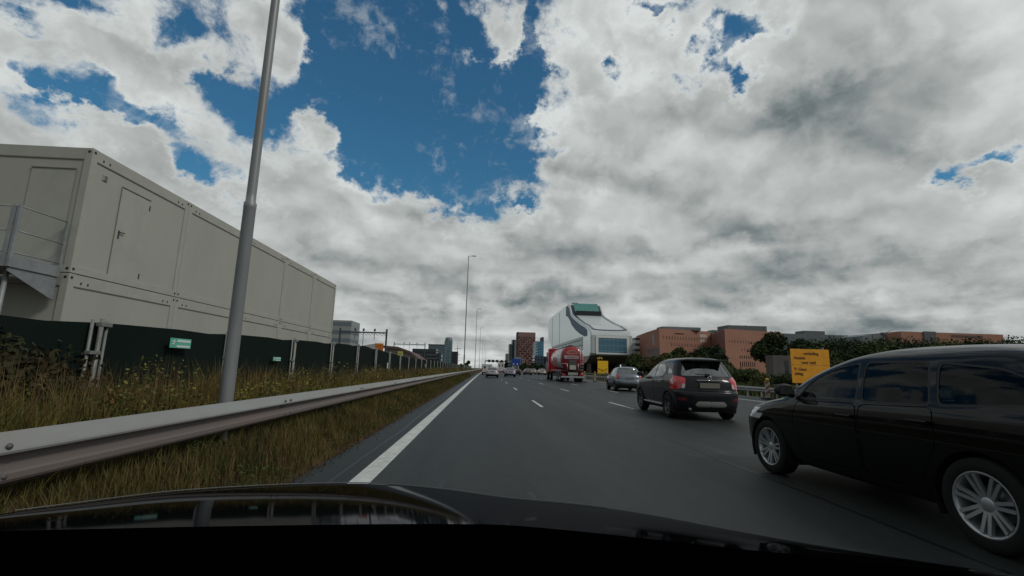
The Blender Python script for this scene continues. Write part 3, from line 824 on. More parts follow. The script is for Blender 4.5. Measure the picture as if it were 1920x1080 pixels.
    if S.get('inside', True):
        for (sx, sy) in ((-.36, .1), (.36, .1), (-.36, -.78), (.36, -.78)):
            o = obj('seat', seat_mesh(), INTER, t); o.location = (sx, sy, .52)
        bb = B(); box(bb, -.68, .68, .62, 1.0, .60, S['belt'] + .0, .05); obj('dashboard', bb, INTER, t)
        bb = B(); lathe(bb, [(.17 + .014 * math.cos(k), .014 * math.sin(k)) for k in (2 * math.pi * i / 8 for i in range(8))], 20, 'y', closed=True)
        box(bb, -.16, .16, -.01, .01, -.02, .02); o = obj('steering_wheel', bb, INTER, t); o.location = (-.36, .56, S['belt'] + .0); o.rotation_euler = (R(-25), 0, 0)
    return t
def islands(bm):
    seen, out = set(), []
    for v in bm.verts:
        if v in seen: continue
        st, grp = [v], []; seen.add(v)
        while st:
            a = st.pop(); grp.append(a)
            for e in a.link_edges:
                b = e.other_vert(a)
                if b not in seen: seen.add(b); st.append(b)
        if any(x.link_faces for x in grp): out.append(grp)
    return out
def paint_mat(name, col, rough=.3, metal=0., coat=.6, spec=.3): return mat(name, col, rough=rough, metal=metal, coat=coat, spec=spec)
BLACKP = paint_mat('paint_black', (.0016, .0016, .002), .35, 0, .5, .08)
MPV = dict(keys=[(.20, 1.96, -2.05, .74, .55, .4, 2.6), (.24, 2.02, -2.12, .82, .58, .4, 2.7), (.40, 2.14, -2.2, .868, .62, .42, 2.8), (.60, 2.14, -2.2, .890, .66, .42, 2.8), (.72, 2.07, -2.19, .896, .7, .4, 2.8), (.80, 1.93, -2.18, .894, .7, .38, 2.8),
    (.88, 1.62, -2.16, .886, .6, .36, 2.8), (.93, 1.34, -2.15, .874, .5, .36, 2.7), (.98, 1.20, -2.13, .855, .42, .36, 2.6), (1.05, 1.08, -2.10, .832, .40, .36, 2.6), (1.18, .86, -2.03, .790, .40, .36, 2.6), (1.32, .54, -1.92, .735, .42, .36, 2.6), (1.405, .28, -1.80, .682, .42, .40, 2.6),
    (1.455, .06, -1.60, .605, .4, .42, 2.5), (1.490, -.14, -1.32, .47, .35, .4, 2.4), (1.508, -.30, -1.05, .30, .3, .3, 2.3), (1.514, -.42, -.75, .10, .1, .1, 2.)],
    res=(6, 12, 30), belt=.96, yr=-2.2, yf=2.15, w=.89,
    windows=[[(1.16, .955), (.76, .962), (.72, 1.075), (.88, 1.035)], [(.66, .966), (.60, 1.09), (.42, 1.20), (.18, 1.295), (-.10, 1.345), (-.15, .985)],
             [(-.235, .987), (-.195, 1.35), (-.84, 1.345), (-.91, 1.005)], [(-1.00, 1.01), (-.945, 1.338), (-1.40, 1.29), (-1.68, 1.19), (-1.74, 1.06)]],
    doors=[[(.78, .70), (.70, .935), (-.185, .955), (-.185, .31), (.62, .31), (.70, .45)], [(-.205, .955), (-.96, .985), (-.98, .70), (-.82, .42), (-.74, .31), (-.205, .31)]],
    handles=[(-.06, .83, .905), (-.86, .86, .905)], screen=[(-.72, .99), (.72, .99), (.56, 1.39), (-.56, 1.39)], rear=[(-.62, 1.06), (.62, 1.06), (.5, 1.37), (-.5, 1.37)],
    ends=[([(.60, .75), (.92, .75), (.92, 1.05), (.66, 1.05)], 6)], fronts=[([(.5, .62), (.95, .66), (.95, .80), (.6, .76)], 12)],
    tailgate=[(-.72, .5), (.72, .5), (.66, 1.02), (-.66, 1.02)], well=.365, axles=(1.29, -1.27), wr=.325, rr=.222, tw=.21, spokes=7, double=True, mir=(.86, .74, 1.02), mirglass=True, mirmat=RUB, glass=GLS, wseg=64)
mpv = build_car(MPV, 'people_carrier', 'large black people carrier alongside, cut off by the right edge of the photo', 'car', (4.49, 4.62, 0), 0, BLACKP)
for ch in mpv.children:
    if ch.name.startswith('window') and not ch.name.startswith(('window_', 'windscreen')):
        cy = sum(v.co.y for v in ch.data.vertices) / len(ch.data.vertices)
        if cy < -.2: ch.data.materials[0] = GLS_T
def ring_y(R_, r_, n=24, k=8):
    bm = B(); lathe(bm, [(R_ + r_ * math.cos(a), r_ * math.sin(a)) for a in (2 * math.pi * i / k for i in range(k))], n, 'y', closed=True); return bm
DKBLUE = paint_mat('paint_grey_black', (.008, .009, .013), .35, .0, .45, .15)
SUV = dict(keys=[(.22, 1.90, -1.92, .74, .5, .32, 2.6), (.27, 1.98, -2.02, .80, .5, .34, 2.7), (.42, 2.10, -2.12, .85, .55, .38, 2.8), (.62, 2.12, -2.13, .872, .58, .40, 2.8), (.72, 2.12, -2.12, .882, .58, .40, 2.8), (.78, 2.10, -2.06, .884, .58, .38, 2.8), (.90, 2.02, -2.05, .880, .55, .38, 2.8),
    (.99, 1.72, -2.03, .872, .5, .38, 2.8), (1.04, 1.30, -2.01, .860, .45, .38, 2.7), (1.09, 1.08, -1.98, .842, .42, .38, 2.6), (1.16, .94, -1.93, .815, .40, .38, 2.6), (1.30, .70, -1.84, .765, .4, .38, 2.6), (1.46, .36, -1.74, .695, .42, .38, 2.6), (1.54, .10, -1.70, .64, .42, .36, 2.6),
    (1.595, -.15, -1.66, .56, .4, .34, 2.5), (1.625, -.40, -1.55, .43, .35, .3, 2.4), (1.64, -.62, -1.35, .26, .3, .28, 2.3), (1.645, -.85, -1.15, .08, .12, .12, 2.)],
    res=(5, 12, 24), belt=1.06, yr=-2.12, yf=2.12, w=.884,
    windows=[[(.78, 1.085), (.62, 1.20), (.34, 1.36), (.06, 1.46), (-.12, 1.475), (-.14, 1.10)], [(-.20, 1.10), (-.18, 1.475), (-.66, 1.46), (-.93, 1.36), (-1.02, 1.22), (-.86, 1.135)], [(-1.20, 1.20), (-1.12, 1.36), (-1.36, 1.31), (-1.52, 1.20)]],
    doors=[[(.80, .80), (.76, 1.05), (-.155, 1.065), (-.155, .38), (.66, .38), (.74, .5)], [(-.175, 1.065), (-1.0, 1.10), (-1.06, .95), (-.92, .60), (-.74, .38), (-.175, .38)]],
    handles=[(-.04, .97, .893), (-.86, 1.0, .893)], handlemat=CHROME, screen=[(-.70, 1.10), (.70, 1.10), (.56, 1.50), (-.56, 1.50)], rear=[(-.66, 1.145), (.66, 1.145), (.52, 1.50), (-.52, 1.50)],
    tailgate=[(-.66, .76), (.66, .76), (.74, 1.0), (.60, 1.54), (-.60, 1.54), (-.74, 1.0)],
    ends=[([(.62, .84), (.96, .76), (.96, 1.06), (.82, 1.15), (.58, 1.09)], 6), ([(.615, .83), (.70, .81), (.68, .93), (.62, .95)], 10), ([(.60, .51), (.80, .51), (.80, .585), (.62, .585)], 11),
          ([(0, .36), (.34, .36), (.42, .40), (.34, .50), (0, .50)], 13)],
    fronts=[([(.5, .82), (.95, .84), (.95, 1.0), (.6, .95)], 12)], clad=.36, cladmat=RUB, well=.385, axles=(1.28, -1.28), wr=.345, rr=.225, tw=.215, spokes=5, double=True, mir=(.86, .86, 1.14), glass=GLS_R, rim=RIMD, seal=mat('trim_grey', (.12, .125, .13), rough=.3, metal=.6))
suv = build_car(SUV, 'compact_suv', 'dark compact SUV with bright red tail lamps, just ahead of the people carrier', 'car', (5.98, 14.1, 0), R(-2.6), DKBLUE)
def rearbits(t, spec, chrome=True, yb=-2.07, pz=.9):
    bm = B(); box(bm, -.26, .26, -.012, .012, -.065, .065, .004); o = obj('number_plate', bm, PLATE, t); o.location = (0, yb, pz)
    if chrome:
        bm = B(); box(bm, -.34, .34, -.02, .01, -.014, .014, .006); o = obj('chrome_strip', bm, CHROME, t); o.location = (0, yb + .005, pz + .135)
        o = obj('emblem', ring_y(.052, .009), CHROME, t); o.location = (0, yb - .012, pz + .185)
        bm = B(); box(bm, -.05, .05, -.006, .006, -.006, .006, .002, Matrix.Rotation(R(-20), 4, 'Y')); e = obj('emblem_bar', bm, CHROME, o)
rearbits(suv, SUV)
bm = B(); box(bm, -.60, .60, -.30, .02, -.02, .022, .018); o = obj('roof_spoiler', bm, DKBLUE, suv); o.location = (0, -1.60, 1.575)
for v in o.data.vertices: v.co.x *= (1 - .08 * max(0, -v.co.y * 3)); v.co.z -= .05 * abs(v.co.x) ** 2
bm = B(); tube(bm, (0, 0, 0), (0, -.10, .20), .006, .004, 6); lathe(bm, [(.022, 0), (.012, .02)], 8); o = obj('antenna', bm, RUB, suv); o.location = (0, -1.15, 1.635)
bm = B(); tube(bm, (-.02, 0, 0), (-.34, .0, .02), .013, .009, 8); box(bm, -.05, .05, -.03, .02, -.03, .03, .01); o = obj('rear_wiper', bm, RUB, suv); o.location = (0, -1.955, 1.175)
for s in (-1, 1):
    bm = B(); box(bm, -.02, .02, -.86, .86, -.018, .018, .008); o = obj('sill_trim', bm, CHROME, suv); o.location = (s * .858, 0, .335)
    bm = B(); tube(bm, (s * .842, .80, 1.07), (s * .835, -.85, 1.105), .009, n=6); tube(bm, (s * .835, -.85, 1.105), (s * .795, -1.05, 1.21), .009, n=6); tube(bm, (s * .795, -1.05, 1.21), (s * .745, -.95, 1.375), .009, n=6); obj('window_trim', bm, CHROME, suv)
bm = B(); tube(bm, (-.55, -2.03, .30), (-.55, -2.12, .30), .03, .03, 10); obj('exhaust_tip', bm, CHROME, suv)

HB = dict(SUV); HB.update(keys=[(k[0] * .93 - .01, k[1] * .95, k[2] * .93, k[3] * .965, k[4], k[5], k[6]) for k in SUV['keys']], res=(4, 8, 14), w=.853, belt=.975, yr=-1.97, yf=2.0,
    windows=[[(p[0] * .95, p[1] * .93 - .01) for p in pl] for pl in SUV['windows']], doors=[], handles=[], screen=[(a, b * .93 - .01) for a, b in SUV['screen']], rear=[(a, b * .93 - .01) for a, b in SUV['rear']],
    tailgate=[(a, b * .93 - .01) for a, b in SUV['tailgate']], ends=[([(.60, .83), (.93, .80), (.93, 1.0), (.60, 1.02)], 6)], fronts=[], clad=.50, well=.34, axles=(1.22, -1.22), wr=.31, rr=.20, mir=(.83, .82, 1.04), spokes=5, double=False, wseg=20)
HB.pop('handlemat', None)
CARS = {}
def hatch(name, label, loc, rz, paint, group='cars ahead on the motorway', spec=HB, plate=True):
    if id(spec) in CARS:                                              # repeat: copy the thing and each of its parts, in its own colour
        src, sp = CARS[id(spec)]; r = dup(src, loc, rz, label, group); r.name = name
        for c in r.children:
            if sp.name in [m_.name for m_ in c.data.materials if m_]:
                c.data = c.data.copy(); c.data.materials[[m_.name for m_ in c.data.materials].index(sp.name)] = paint
        return r
    t = build_car(spec, name, label, 'car', loc, rz, paint, group)
    if plate: rearbits(t, spec, False, spec['yr'] + .06, .80)
    CARS[id(spec)] = (t, paint)
    return t
hatch('hatchback', 'small silver-blue hatchback just ahead of the dark SUV, beside the yellow arrow board', (9.25, 31.0, 0), R(-4.5), paint_mat('paint_silver_blue', (.20, .23, .27), .3, .6))
SED = dict(HB); SED.update(keys=[(z * .93, a, b_, c, d_, e_, f_) for (z, a, b_, c, d_, e_, f_) in HB['keys']], belt=.90, windows=[[(p[0], p[1] * .93) for p in pl] for pl in HB['windows']], screen=[(a, b * .93) for a, b in HB['screen']],
    rear=[(a, b * .93) for a, b in HB['rear']], tailgate=[(a, b * .93) for a, b in HB['tailgate']], ends=[([(.58, .78), (.93, .75), (.93, .93), (.60, .93)], 6)], res=(3, 6, 10), mir=(.83, .82, .97), inside=True, clad=.46)
hatch('hatchback', 'pale silver hatchback straight ahead in the left lane, beside the white edge line', (1.0 + bend(64), 64, 0), 0, paint_mat('paint_pale_silver', (.42, .43, .45), .3, .5), spec=SED)
hatch('saloon_car', 'silver-lilac saloon in the second lane, right of the pale silver hatchback', (4.05, 74, 0), 0, paint_mat('paint_lilac_silver', (.26, .27, .33), .3, .5), spec=SED)
hatch('saloon_car', 'black saloon partly hidden behind the silver-lilac saloon', (6.6, 97, 0), 0, BLACKP, spec=SED)
hatch('hatchback', 'maroon-grey hatchback in the fourth lane, left of the red tanker', (9.6, 104, 0), 0, paint_mat('paint_maroon_grey', (.13, .10, .10), .3, .4), spec=SED)
hatch('saloon_car', 'tiny beige saloon next to the maroon-grey hatchback, far ahead', (12.6, 122, 0), 0, paint_mat('paint_beige', (.35, .32, .28), .3, .4), spec=SED)
hatch('saloon_car', 'tiny pale car just left of the red tanker, far ahead', (13.2, 108, 0), 0, paint_mat('paint_cream', (.42, .39, .34), .3, .4), spec=SED)
hatch('saloon_car', 'tiny dark car farthest along the right-hand lanes', (10.2, 170, 0), 0, BLACKP, spec=SED)

# vans farther off
def van(name, label, loc, H, L_, paint, cat='van'):
    t = empty(name, label, cat, loc, 0, 'vans far ahead on the motorway')
    bm = B(); box(bm, -.98, .98, -L_ / 2, L_ / 2 - 1.5, .45, H, .08); obj('body', bm, paint, t)
    bm = B(); prism(bm, [(-.96, L_ / 2 - 1.5), (.96, L_ / 2 - 1.5), (.92, L_ / 2), (-.92, L_ / 2)], .4, [H - .3, H - .3, 1.2, 1.2]); obj('cab', bm, paint, t)
    bm = B(); box(bm, -.99, .99, -L_ / 2 - .05, -L_ / 2 + .2, .32, .52, .02); obj('bumper', bm, RUB, t)
    for s in (-1, 1):
        bm = B(); box(bm, s * .2 - .17 + s * .25, s * .2 + .17 + s * .25, -L_ / 2 - .012, -L_ / 2 + .01, H * .58, H * .82, .004); obj('rear_window', bm, mat('dark_glass', (.01, .012, .013), rough=.08, spec=.8), t)
        bm = B(); box(bm, s * .88 - .06, s * .88 + .06, -L_ / 2 - .015, -L_ / 2 + .02, .8, 1.25, .004); obj('tail_lamp', bm, REDL, t)
        for y in (-L_ / 2 + .9, L_ / 2 - .9): wheel(t, s * .86, y, .34, .2, .2, s, nseg=14)
    return t
WHITEV = paint_mat('paint_white', (.50, .50, .49), .4)
van('panel_van', 'white van in the left lane beyond the pale silver hatchback', (.55, 92, 0), 2.0, 5, WHITEV)
van('panel_van', 'tall white box van far ahead between the two silver cars', (5.2, 150, 0), 3.1, 7, WHITEV, 'van')

# ------------------------------------------------------------------ red tanker lorry
REDT = mat('tanker_red', (.34, .010, .016), rough=.3, coat=.6, col2=(.24, .008, .012), vscale=1.5)
ALU = mat('aluminium_plate', (.45, .46, .47), rough=.35, metal=.6)
tk = empty('tanker_lorry', 'red tanker lorry seen from behind, with pale round side panel and rear ladder', 'lorry', (9.27, 49.0, 0), R(-.6))
def tanksec(y, s, z0=1.25, z1=3.72, n=28, hw=1.2):
    cz, hz = (z0 + z1) / 2, (z1 - z0) / 2; out = []
    for i in range(n):
        a = 2 * math.pi * i / n; c, q = math.cos(a), math.sin(a)
        out.append((hw * s * math.copysign(abs(c) ** .8, c), y, cz + hz * s * math.copysign(abs(q) ** .8, q)))
    return out
bm = B(); rings = [[bm.verts.new(p) for p in tanksec(y, s)] for y, s in ((.16, .05), (.17, .4), (.20, .7), (.27, .9), (.42, .99), (.6, 1.0), (3.1, 1), (6, 1), (8.4, 1), (8.6, .98), (8.75, .88), (8.82, .5), (8.83, .05))]
for a, b in zip(rings, rings[1:]):
    for i in range(28): j = (i + 1) % 28; bm.faces.new((a[i], a[j], b[j], b[i])).smooth = True
bm.faces.new(rings[0][::-1]); bm.faces.new(rings[-1]); bmesh.ops.recalc_face_normals(bm, faces=bm.faces)
tank = obj('tank', bm, REDT, tk)
bm = B()                                                              # pale panel on the left flank, following the curve
sec = [Vector(p) for p in tanksec(0, 1.006)]
idx = [i for i in range(28) if sec[i].x < -.55]
vv = {}
for i in idx:
    for k in range(9):
        z = sec[i].z; h = max(-1, min(1, (z - 2.5) / 1.25)); half = 1.5 * math.sqrt(max(0, 1 - h * h)); vv[i, k] = bm.verts.new((sec[i].x - .004, .55 + 2 * half * k / 8 * .9 + 0, z))
for a, b in zip(idx, idx[1:]):
    for k in range(8): bm.faces.new((vv[a, k], vv[a, k + 1], vv[b, k + 1], vv[b, k]))
obj('side_panel', bm, ALU, tank)
bm = B(); box(bm, -.45, .45, .6, 8.2, 3.70, 3.76, .01); obj('walkway', bm, RUB, tk)
for y in (1.2, 3.4, 5.6):
    bm = B(); lathe(bm, [(.28, 0), (.28, .13), (.2, .17), (.0005, .18)], 14, 'z', (0, y, 3.74)); obj('hatch', bm, RUB, tk)
bm = B(); box(bm, -.45, .45, .3, 12.5, .75, 1.2, .02); obj('chassis', bm, RUB, tk)
bm = B(); box(bm, -1.2, 1.2, .35, 8.4, 1.05, 1.3, .03); obj('tank_skirt', bm, mat('tanker_dark_red', (.09, .004, .006), rough=.4), tk)
bm = B(); box(bm, -.42, .42, .02, .3, 1.32, 2.32, .03); obj('equipment_box', bm, mat('grey_brown_box', (.07, .065, .06), rough=.5), tk)
bm = B(); box(bm, -.32, .32, -.02, .0, 1.30, 1.75, .004); obj('plate', bm, mat('off_white_plate', (.42, .41, .37), rough=.5), tk)
bm = B(); box(bm, -.88, .62, .02, .2, 2.42, 2.74, .01); ob = obj('name_board', bm, ALU, tk)
bm = B()
for i in range(9): box(bm, -.62 + i * .13, -.53 + i * .13, .014, .02, 2.51, 2.65)
obj('lettering', bm, REDT, ob)
bm = B()                                                              # worn arched pale lettering on the rear dome
for i in range(9):
    a = R(150 - i * 15); x, z = .55 * math.cos(a) * 1.2, 2.78 + .52 * math.sin(a)
    box(bm, x - .055, x + .055, .165, .185, z - .09, z + .09, 0)
for i in range(5): box(bm, -.45 + i * .2, -.32 + i * .2, .14, .165, 2.90, 3.04)
obj('dome_lettering', bm, mat('faded_pink_white', (.42, .22, .20), rough=.5), tank)
bm = B()
for x in (.80, 1.12): tube(bm, (x, .02, 1.15), (x, .02, 3.66), .026, n=6); tube(bm, (x, .02, 3.66), (x, .6, 3.78), .026, n=6)
for i in range(9): tube(bm, (.80, .02, 1.3 + i * .28), (1.12, .02, 1.3 + i * .28), .02, n=5)
obj('ladder', bm, ALU, tk)
bm = B()
for s in (-1, 1):
    tube(bm, (s * .58, 0, 1.2), (s * .58, 0, 1.9), .03, n=6); tube(bm, (s * .58, 0, 1.9), (s * 1.2, 0, 1.9), .03, n=6)
obj('rear_rail', bm, ALU, tk)
bm = B(); box(bm, -1.22, 1.22, -.04, .12, .45, .62, .02); obj('bumper', bm, ALU, tk)
for s in (-1, 1):
    bm = B(); box(bm, s * .95 - .2, s * .95 + .2, -.05, .05, .70, .86, .02); obj('tail_lamp', bm, REDL, tk)
    bm = B()
    for y in (1.2, 2.5, 3.8):
        n = 10; a = [bm.verts.new((s * .78, y + .64 * math.cos(k), .54 + .64 * math.sin(k))) for k in (R(10) + R(160) * i / n for i in range(n + 1))]; b = [bm.verts.new((s * 1.22, v.co.y, v.co.z)) for v in a]
        for i in range(n): bm.faces.new((a[i], a[i + 1], b[i + 1], b[i]))
    obj('mudguard', bm, ALU, tk)
    bm = B(); box(bm, s * .78 - .02, s * 1.22, .55, .57, .35, .85) if s > 0 else box(bm, -1.22, -.78, .55, .57, .35, .85); obj('mud_flap', bm, RUB, tk)
    for y in (1.2, 2.5, 3.8, 9.3, 12.2): wheel(tk, s * 1.03, y, .52, .29, .32, s, 8, nseg=24)
bm = B(); box(bm, -.5, .55, -.03, .04, .72, 1.0, .02); obj('light_board', bm, mat('light_board_grey', (.3, .29, .28), rough=.5), tk)
bm = B(); box(bm, -1.22, 1.22, 10.7, 13.0, .9, 3.55, .12); cab = obj('cab', bm, REDT, tk)
bm = B(); box(bm, -1.05, 1.05, 12.99, 13.03, 2.1, 3.1, .02); obj('windscreen', bm, mat('dark_glass', (.01, .012, .013), rough=.08, spec=.8), cab)
bm = B(); box(bm, -1.235, -1.2, 11.6, 12.6, 2.2, 3.0, .01); obj('side_window', bm, mat('dark_glass', (.01, .012, .013)), cab)
bm = B(); box(bm, -1.1, 1.1, 10.9, 12.4, 3.55, 3.95, .12); obj('roof_deflector', bm, REDT, cab)
for s in (-1, 1):
    bm = B(); box(bm, s * 1.42 - .1, s * 1.42 + .1, 12.7, 12.78, 2.1, 2.8, .03); tube(bm, (s * 1.2, 12.74, 2.7), (s * 1.42, 12.74, 2.7), .02, n=6); obj('wing_mirror', bm, RUB, tk)
# ------------------------------------------------------------------ buildings
def facade_mat(name, wall, win, sx, sz, fx=.5, fz=.5, var=.15): # band/curtain-wall glazing by object coordinates (x+y across, z up)
    m = bpy.data.materials.new(name); m.use_nodes = True; nt = m.node_tree; b = nt.nodes['Principled BSDF']
    tc = nt.nodes.new('ShaderNodeTexCoord'); sp = nt.nodes.new('ShaderNodeSeparateXYZ'); nt.links.new(tc.outputs['Object'], sp.inputs[0])
    a = mnode('ADD', E(sp.outputs[0]), E(sp.outputs[1]), nt=nt)
    fa = mnode('FRACT', mnode('DIVIDE', a, sx, nt=nt), nt=nt); fb = mnode('FRACT', mnode('DIVIDE', E(sp.outputs[2]), sz, nt=nt), nt=nt)
    k = mnode('MULTIPLY', mnode('LESS_THAN', fa, fx, nt=nt), mnode('LESS_THAN', fb, fz, nt=nt), nt=nt)
    mx = nt.nodes.new('ShaderNodeMix'); mx.data_type = 'RGBA'; nt.links.new(k.s, mx.inputs[0])
    mx.inputs[6].default_value = (*wall, 1); mx.inputs[7].default_value = (*win, 1)
    nt.links.new(mx.outputs[2], b.inputs['Base Color'])
    r = mnode('SUBTRACT', .7, mnode('MULTIPLY', k, .55, nt=nt), nt=nt); nt.links.new(r.s, b.inputs['Roughness'])
    return m
WINM = mat('window_dark', (.012, .014, .016), rough=.15, spec=.8)
WINB = mat('window_blue', (.03, .09, .14), rough=.08, spec=1.)
def frame_pts(px0, px1, Y, depth):
    a, b = at(px0, 690, Y), at(px1, 690, Y); return a.x, b.x
def block(name, label, px0, px1, ytop, Y, depth, m, cat='building', zb=-.5, group=None, parts=True):
    """plain block: near face between two bearings at depth Y"""
    x0, x1 = frame_pts(px0, px1, Y, depth); z1 = at((px0 + px1) / 2, ytop, Y).z
    t = empty(name, label, cat, (x0, Y, 0), group=group)
    bm = B(); box(bm, 0, x1 - x0, 0, depth, zb, z1); obj('wall', bm, m, t)
    return t, x1 - x0, z1
def wingrid(t, w_, rows, cols, x0, x1, z0, z1, ww, wh, m, y=0., nm='window', skip=None, jitter=None):
    bm = B(); box(bm, -ww / 2, ww / 2, -.06, .1, -wh / 2, wh / 2); src = obj(nm, bm, m, t); first = True
    for r in range(rows):
        for c in range(cols):
            if skip and skip(r, c): continue
            x = x0 + (x1 - x0) * (c + .5) / cols; z = z0 + (z1 - z0) * (r + .5) / rows
            if jitter: x += jitter * (((r * 37 + c * 17) % 5) - 2) / 2
            if first: o = src; first = False
            else: o = src.copy(); C.objects.link(o); o.parent = t
            o.location = (x, y, z)
def roofbits(t, W, z, depth, m, n=2):
    for i in range(n):
        bm = B(); x = W * (.2 + .5 * i / max(1, n - 1)); box(bm, x, x + W * .16, depth * .3, depth * .6, z - .01, z + 2.2, .05); obj('roof_plant', bm, m, t)

GREYC = mat('cladding_grey', (.16, .18, .19), rough=.6, var=.2, vscale=.2)
# --- white sloping office on legs
WHITEC = mat('cladding_white', (.56, .59, .60), rough=.35, metal=.1, col2=(.44, .48, .49), vscale=.06, lo=.3, hi=.8)
SOFFIT = mat('soffit_brown', (.26, .22, .21), rough=.6)
DKTRIM = mat('trim_dark_blue', (.03, .045, .06), rough=.3, spec=.8)
LIVING = facade_mat('curtain_glass_green', (.16, .26, .25), (.05, .14, .14), 1.7, 3.4, .86, .8)
BLUEG = facade_mat('curtain_glass_blue', (.14, .25, .33), (.07, .18, .26), 2.4, 3.2, .90, .86)
xa, xb = 59.5, 83.8
hz = empty('shoe_shaped_office', 'white and glass office shaped like a sloping shoe on legs, rising behind the red tanker', 'building', (xa, 262, 0))
PROF = [(0, 10.0), (-1.2, 11.2), (-1.2, 21.5), (.2, 23.6), (4, 25.4), (14, 28.3), (28, 31.2), (44, 35.3), (57, 39.0), (63, 41.5), (70, 48.2), (73, 49.2), (170, 49.2), (178, 44), (178, 30), (150, 20), (60, 12), (24, 9.3)]
W_ = xb - xa
def extr(prof, x0, x1):
    bm = B(); a = [bm.verts.new((x0, y, z)) for y, z in prof]; b = [bm.verts.new((x1, y, z)) for y, z in prof]; n = len(prof)
    for i in range(n): bm.faces.new((a[i], a[(i + 1) % n], b[(i + 1) % n], b[i]))
    bm.faces.new(a[::-1]); bm.faces.new(b); bmesh.ops.recalc_face_normals(bm, faces=bm.faces); return bm
bm = extr(PROF, 0, W_)
es = [e for e in bm.edges if abs(e.verts[0].co.x - e.verts[1].co.x) < .01 and not (e.verts[0].co.z < 10.5 and e.verts[1].co.z < 10.5)]
bmesh.ops.bevel(bm, geom=es, offset=1.3, segments=3, affect='EDGES', profile=.6)
shell = obj('shell', bm, [WHITEC, mat('flank_mirror_glass', (.62, .70, .70), rough=.28, metal=.85)], hz)
for p_ in shell.data.polygons:
    if p_.normal.x < -.95: p_.material_index = 1
ROOF = [(y, z) for y, z in PROF if 4 <= y <= 70]
def roofstrip(x0, x1, lift, m, nm, par, ys=ROOF, th=.12):
    v, f = [], []
    for y, z in ys: v += [(x0, y, z + lift), (x1, y, z + lift), (x0, y, z + lift - th), (x1, y, z + lift - th)]
    for i in range(len(ys) - 1):
        a = 4 * i; f += [(a, a + 1, a + 5, a + 4), (a + 2, a + 6, a + 7, a + 3), (a, a + 4, a + 6, a + 2), (a + 1, a + 3, a + 7, a + 5)]
    f += [(0, 2, 3, 1), (len(v) - 4, len(v) - 3, len(v) - 1, len(v) - 2)]
    return obj(nm, pymesh(nm, v, f), m, par)
roofstrip(1.6, 3.4, .10, DKTRIM, 'roof_trim', hz); roofstrip(W_ - 3.4, W_ - 1.5, .10, DKTRIM, 'roof_trim', hz)
v, f = [], []                                                        # the trim's rounded end across the nose
for i in range(13):
    a = math.pi * i / 12; xo, xi = W_ / 2 - (W_ / 2 - 1.6) * math.cos(a), W_ / 2 - (W_ / 2 - 3.4) * math.cos(a); s = math.sin(a) ** .6
    zf = lambda y: float(np.interp(y, [p[0] for p in PROF[3:10]], [p[1] for p in PROF[3:10]]))
    yo, yi = 4.3 - 2.9 * s, 4.3 - 1.7 * s
    v += [(xo, yo, zf(yo) + .14), (xi, yi, zf(yi) + .14)]
for i in range(12): f.append((2 * i, 2 * i + 1, 2 * i + 3, 2 * i + 2))
o = obj('roof_trim_end', pymesh('roof_trim_end', v, f), DKTRIM, hz); o.modifiers.new('s', 'SOLIDIFY').thickness = .12
bm = B(); box(bm, 4.4, W_ - 3.6, -1.32, -1.15, 11.6, 19.8, .3); obj('nose_window', bm, BLUEG, hz)
bm = B(); box(bm, 3.0, W_ - 2.2, -1.52, -1.2, 10.7, 11.6, .1); box(bm, 3.0, W_ - 2.2, -1.52, -1.2, 19.8, 21.0, .1); box(bm, 3.0, 4.4, -1.52, -1.2, 11.6, 19.8); box(bm, W_ - 3.6, W_ - 2.2, -1.52, -1.2, 11.6, 19.8); obj('nose_frame', bm, mat('frame_white', (.75, .78, .78), rough=.5), hz)
# dark terrace recess and green glazed head
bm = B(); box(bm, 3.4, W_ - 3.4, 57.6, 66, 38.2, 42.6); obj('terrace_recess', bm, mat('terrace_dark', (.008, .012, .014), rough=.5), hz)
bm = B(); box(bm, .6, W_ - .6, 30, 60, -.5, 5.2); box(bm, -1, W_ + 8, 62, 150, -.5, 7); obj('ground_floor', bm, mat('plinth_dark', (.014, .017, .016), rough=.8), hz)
bm = B(); 
a = [bm.verts.new(p) for p in ((3.4, 62.4, 42.6), (W_ - 3.4, 62.4, 42.6), (W_ - 3.4, 68.8, 49.35), (3.4, 68.8, 49.35))]; b = [bm.verts.new(v.co + Vector((0, .5, -.5))) for v in a]
bm.faces.new(a); bm.faces.new(b[::-1])
for i in range(4): bm.faces.new((a[i], b[i], b[(i + 1) % 4], a[(i + 1) % 4]))
obj('head_glazing', bm, mat('head_glass', (.11, .30, .28), rough=.25, col2=(.05, .17, .16), vscale=.9), hz)
# blue glass band along the left flank, under the roof edge
FL = [(7, 21.5, 24.8), (14, 21.5, 27.0), (28, 24, 30), (44, 28, 34.1), (57, 32.5, 37.8), (63, 36, 40.4), (69, 38.5, 46.2), (73, 40, 47.9), (80, 41, 47.9)]
v = []; f = []
for y, a_, b_ in FL: v += [(-.06, y, a_), (-.06, y, b_)]
for i in range(len(FL) - 1): f.append((2 * i, 2 * i + 1, 2 * i + 3, 2 * i + 2))
o = obj('flank_glass', pymesh('flank_glass', v, f), mat('flank_blue', (.035, .10, .18), rough=.5, spec=.25), hz); o.modifiers.new('s', 'SOLIDIFY').thickness = .2
bm = B(); box(bm, -.12, .1, 20, 150, 13.5, 22.0); ob = obj('flank_curtain_wall', bm, LIVING, hz)
for y in (110, 150):
    bm = B(); box(bm, -.2, -.08, y, y + .5, 13.5, 47); obj('flank_joint', bm, WHITEC, hz)
bm = extr([(1.0, 9.9), (24, 9.2), (60, 11.9), (60, 8.0), (30, 5.0), (12, 6.2)], .3, W_ - .3); obj('soffit', bm, SOFFIT, hz)
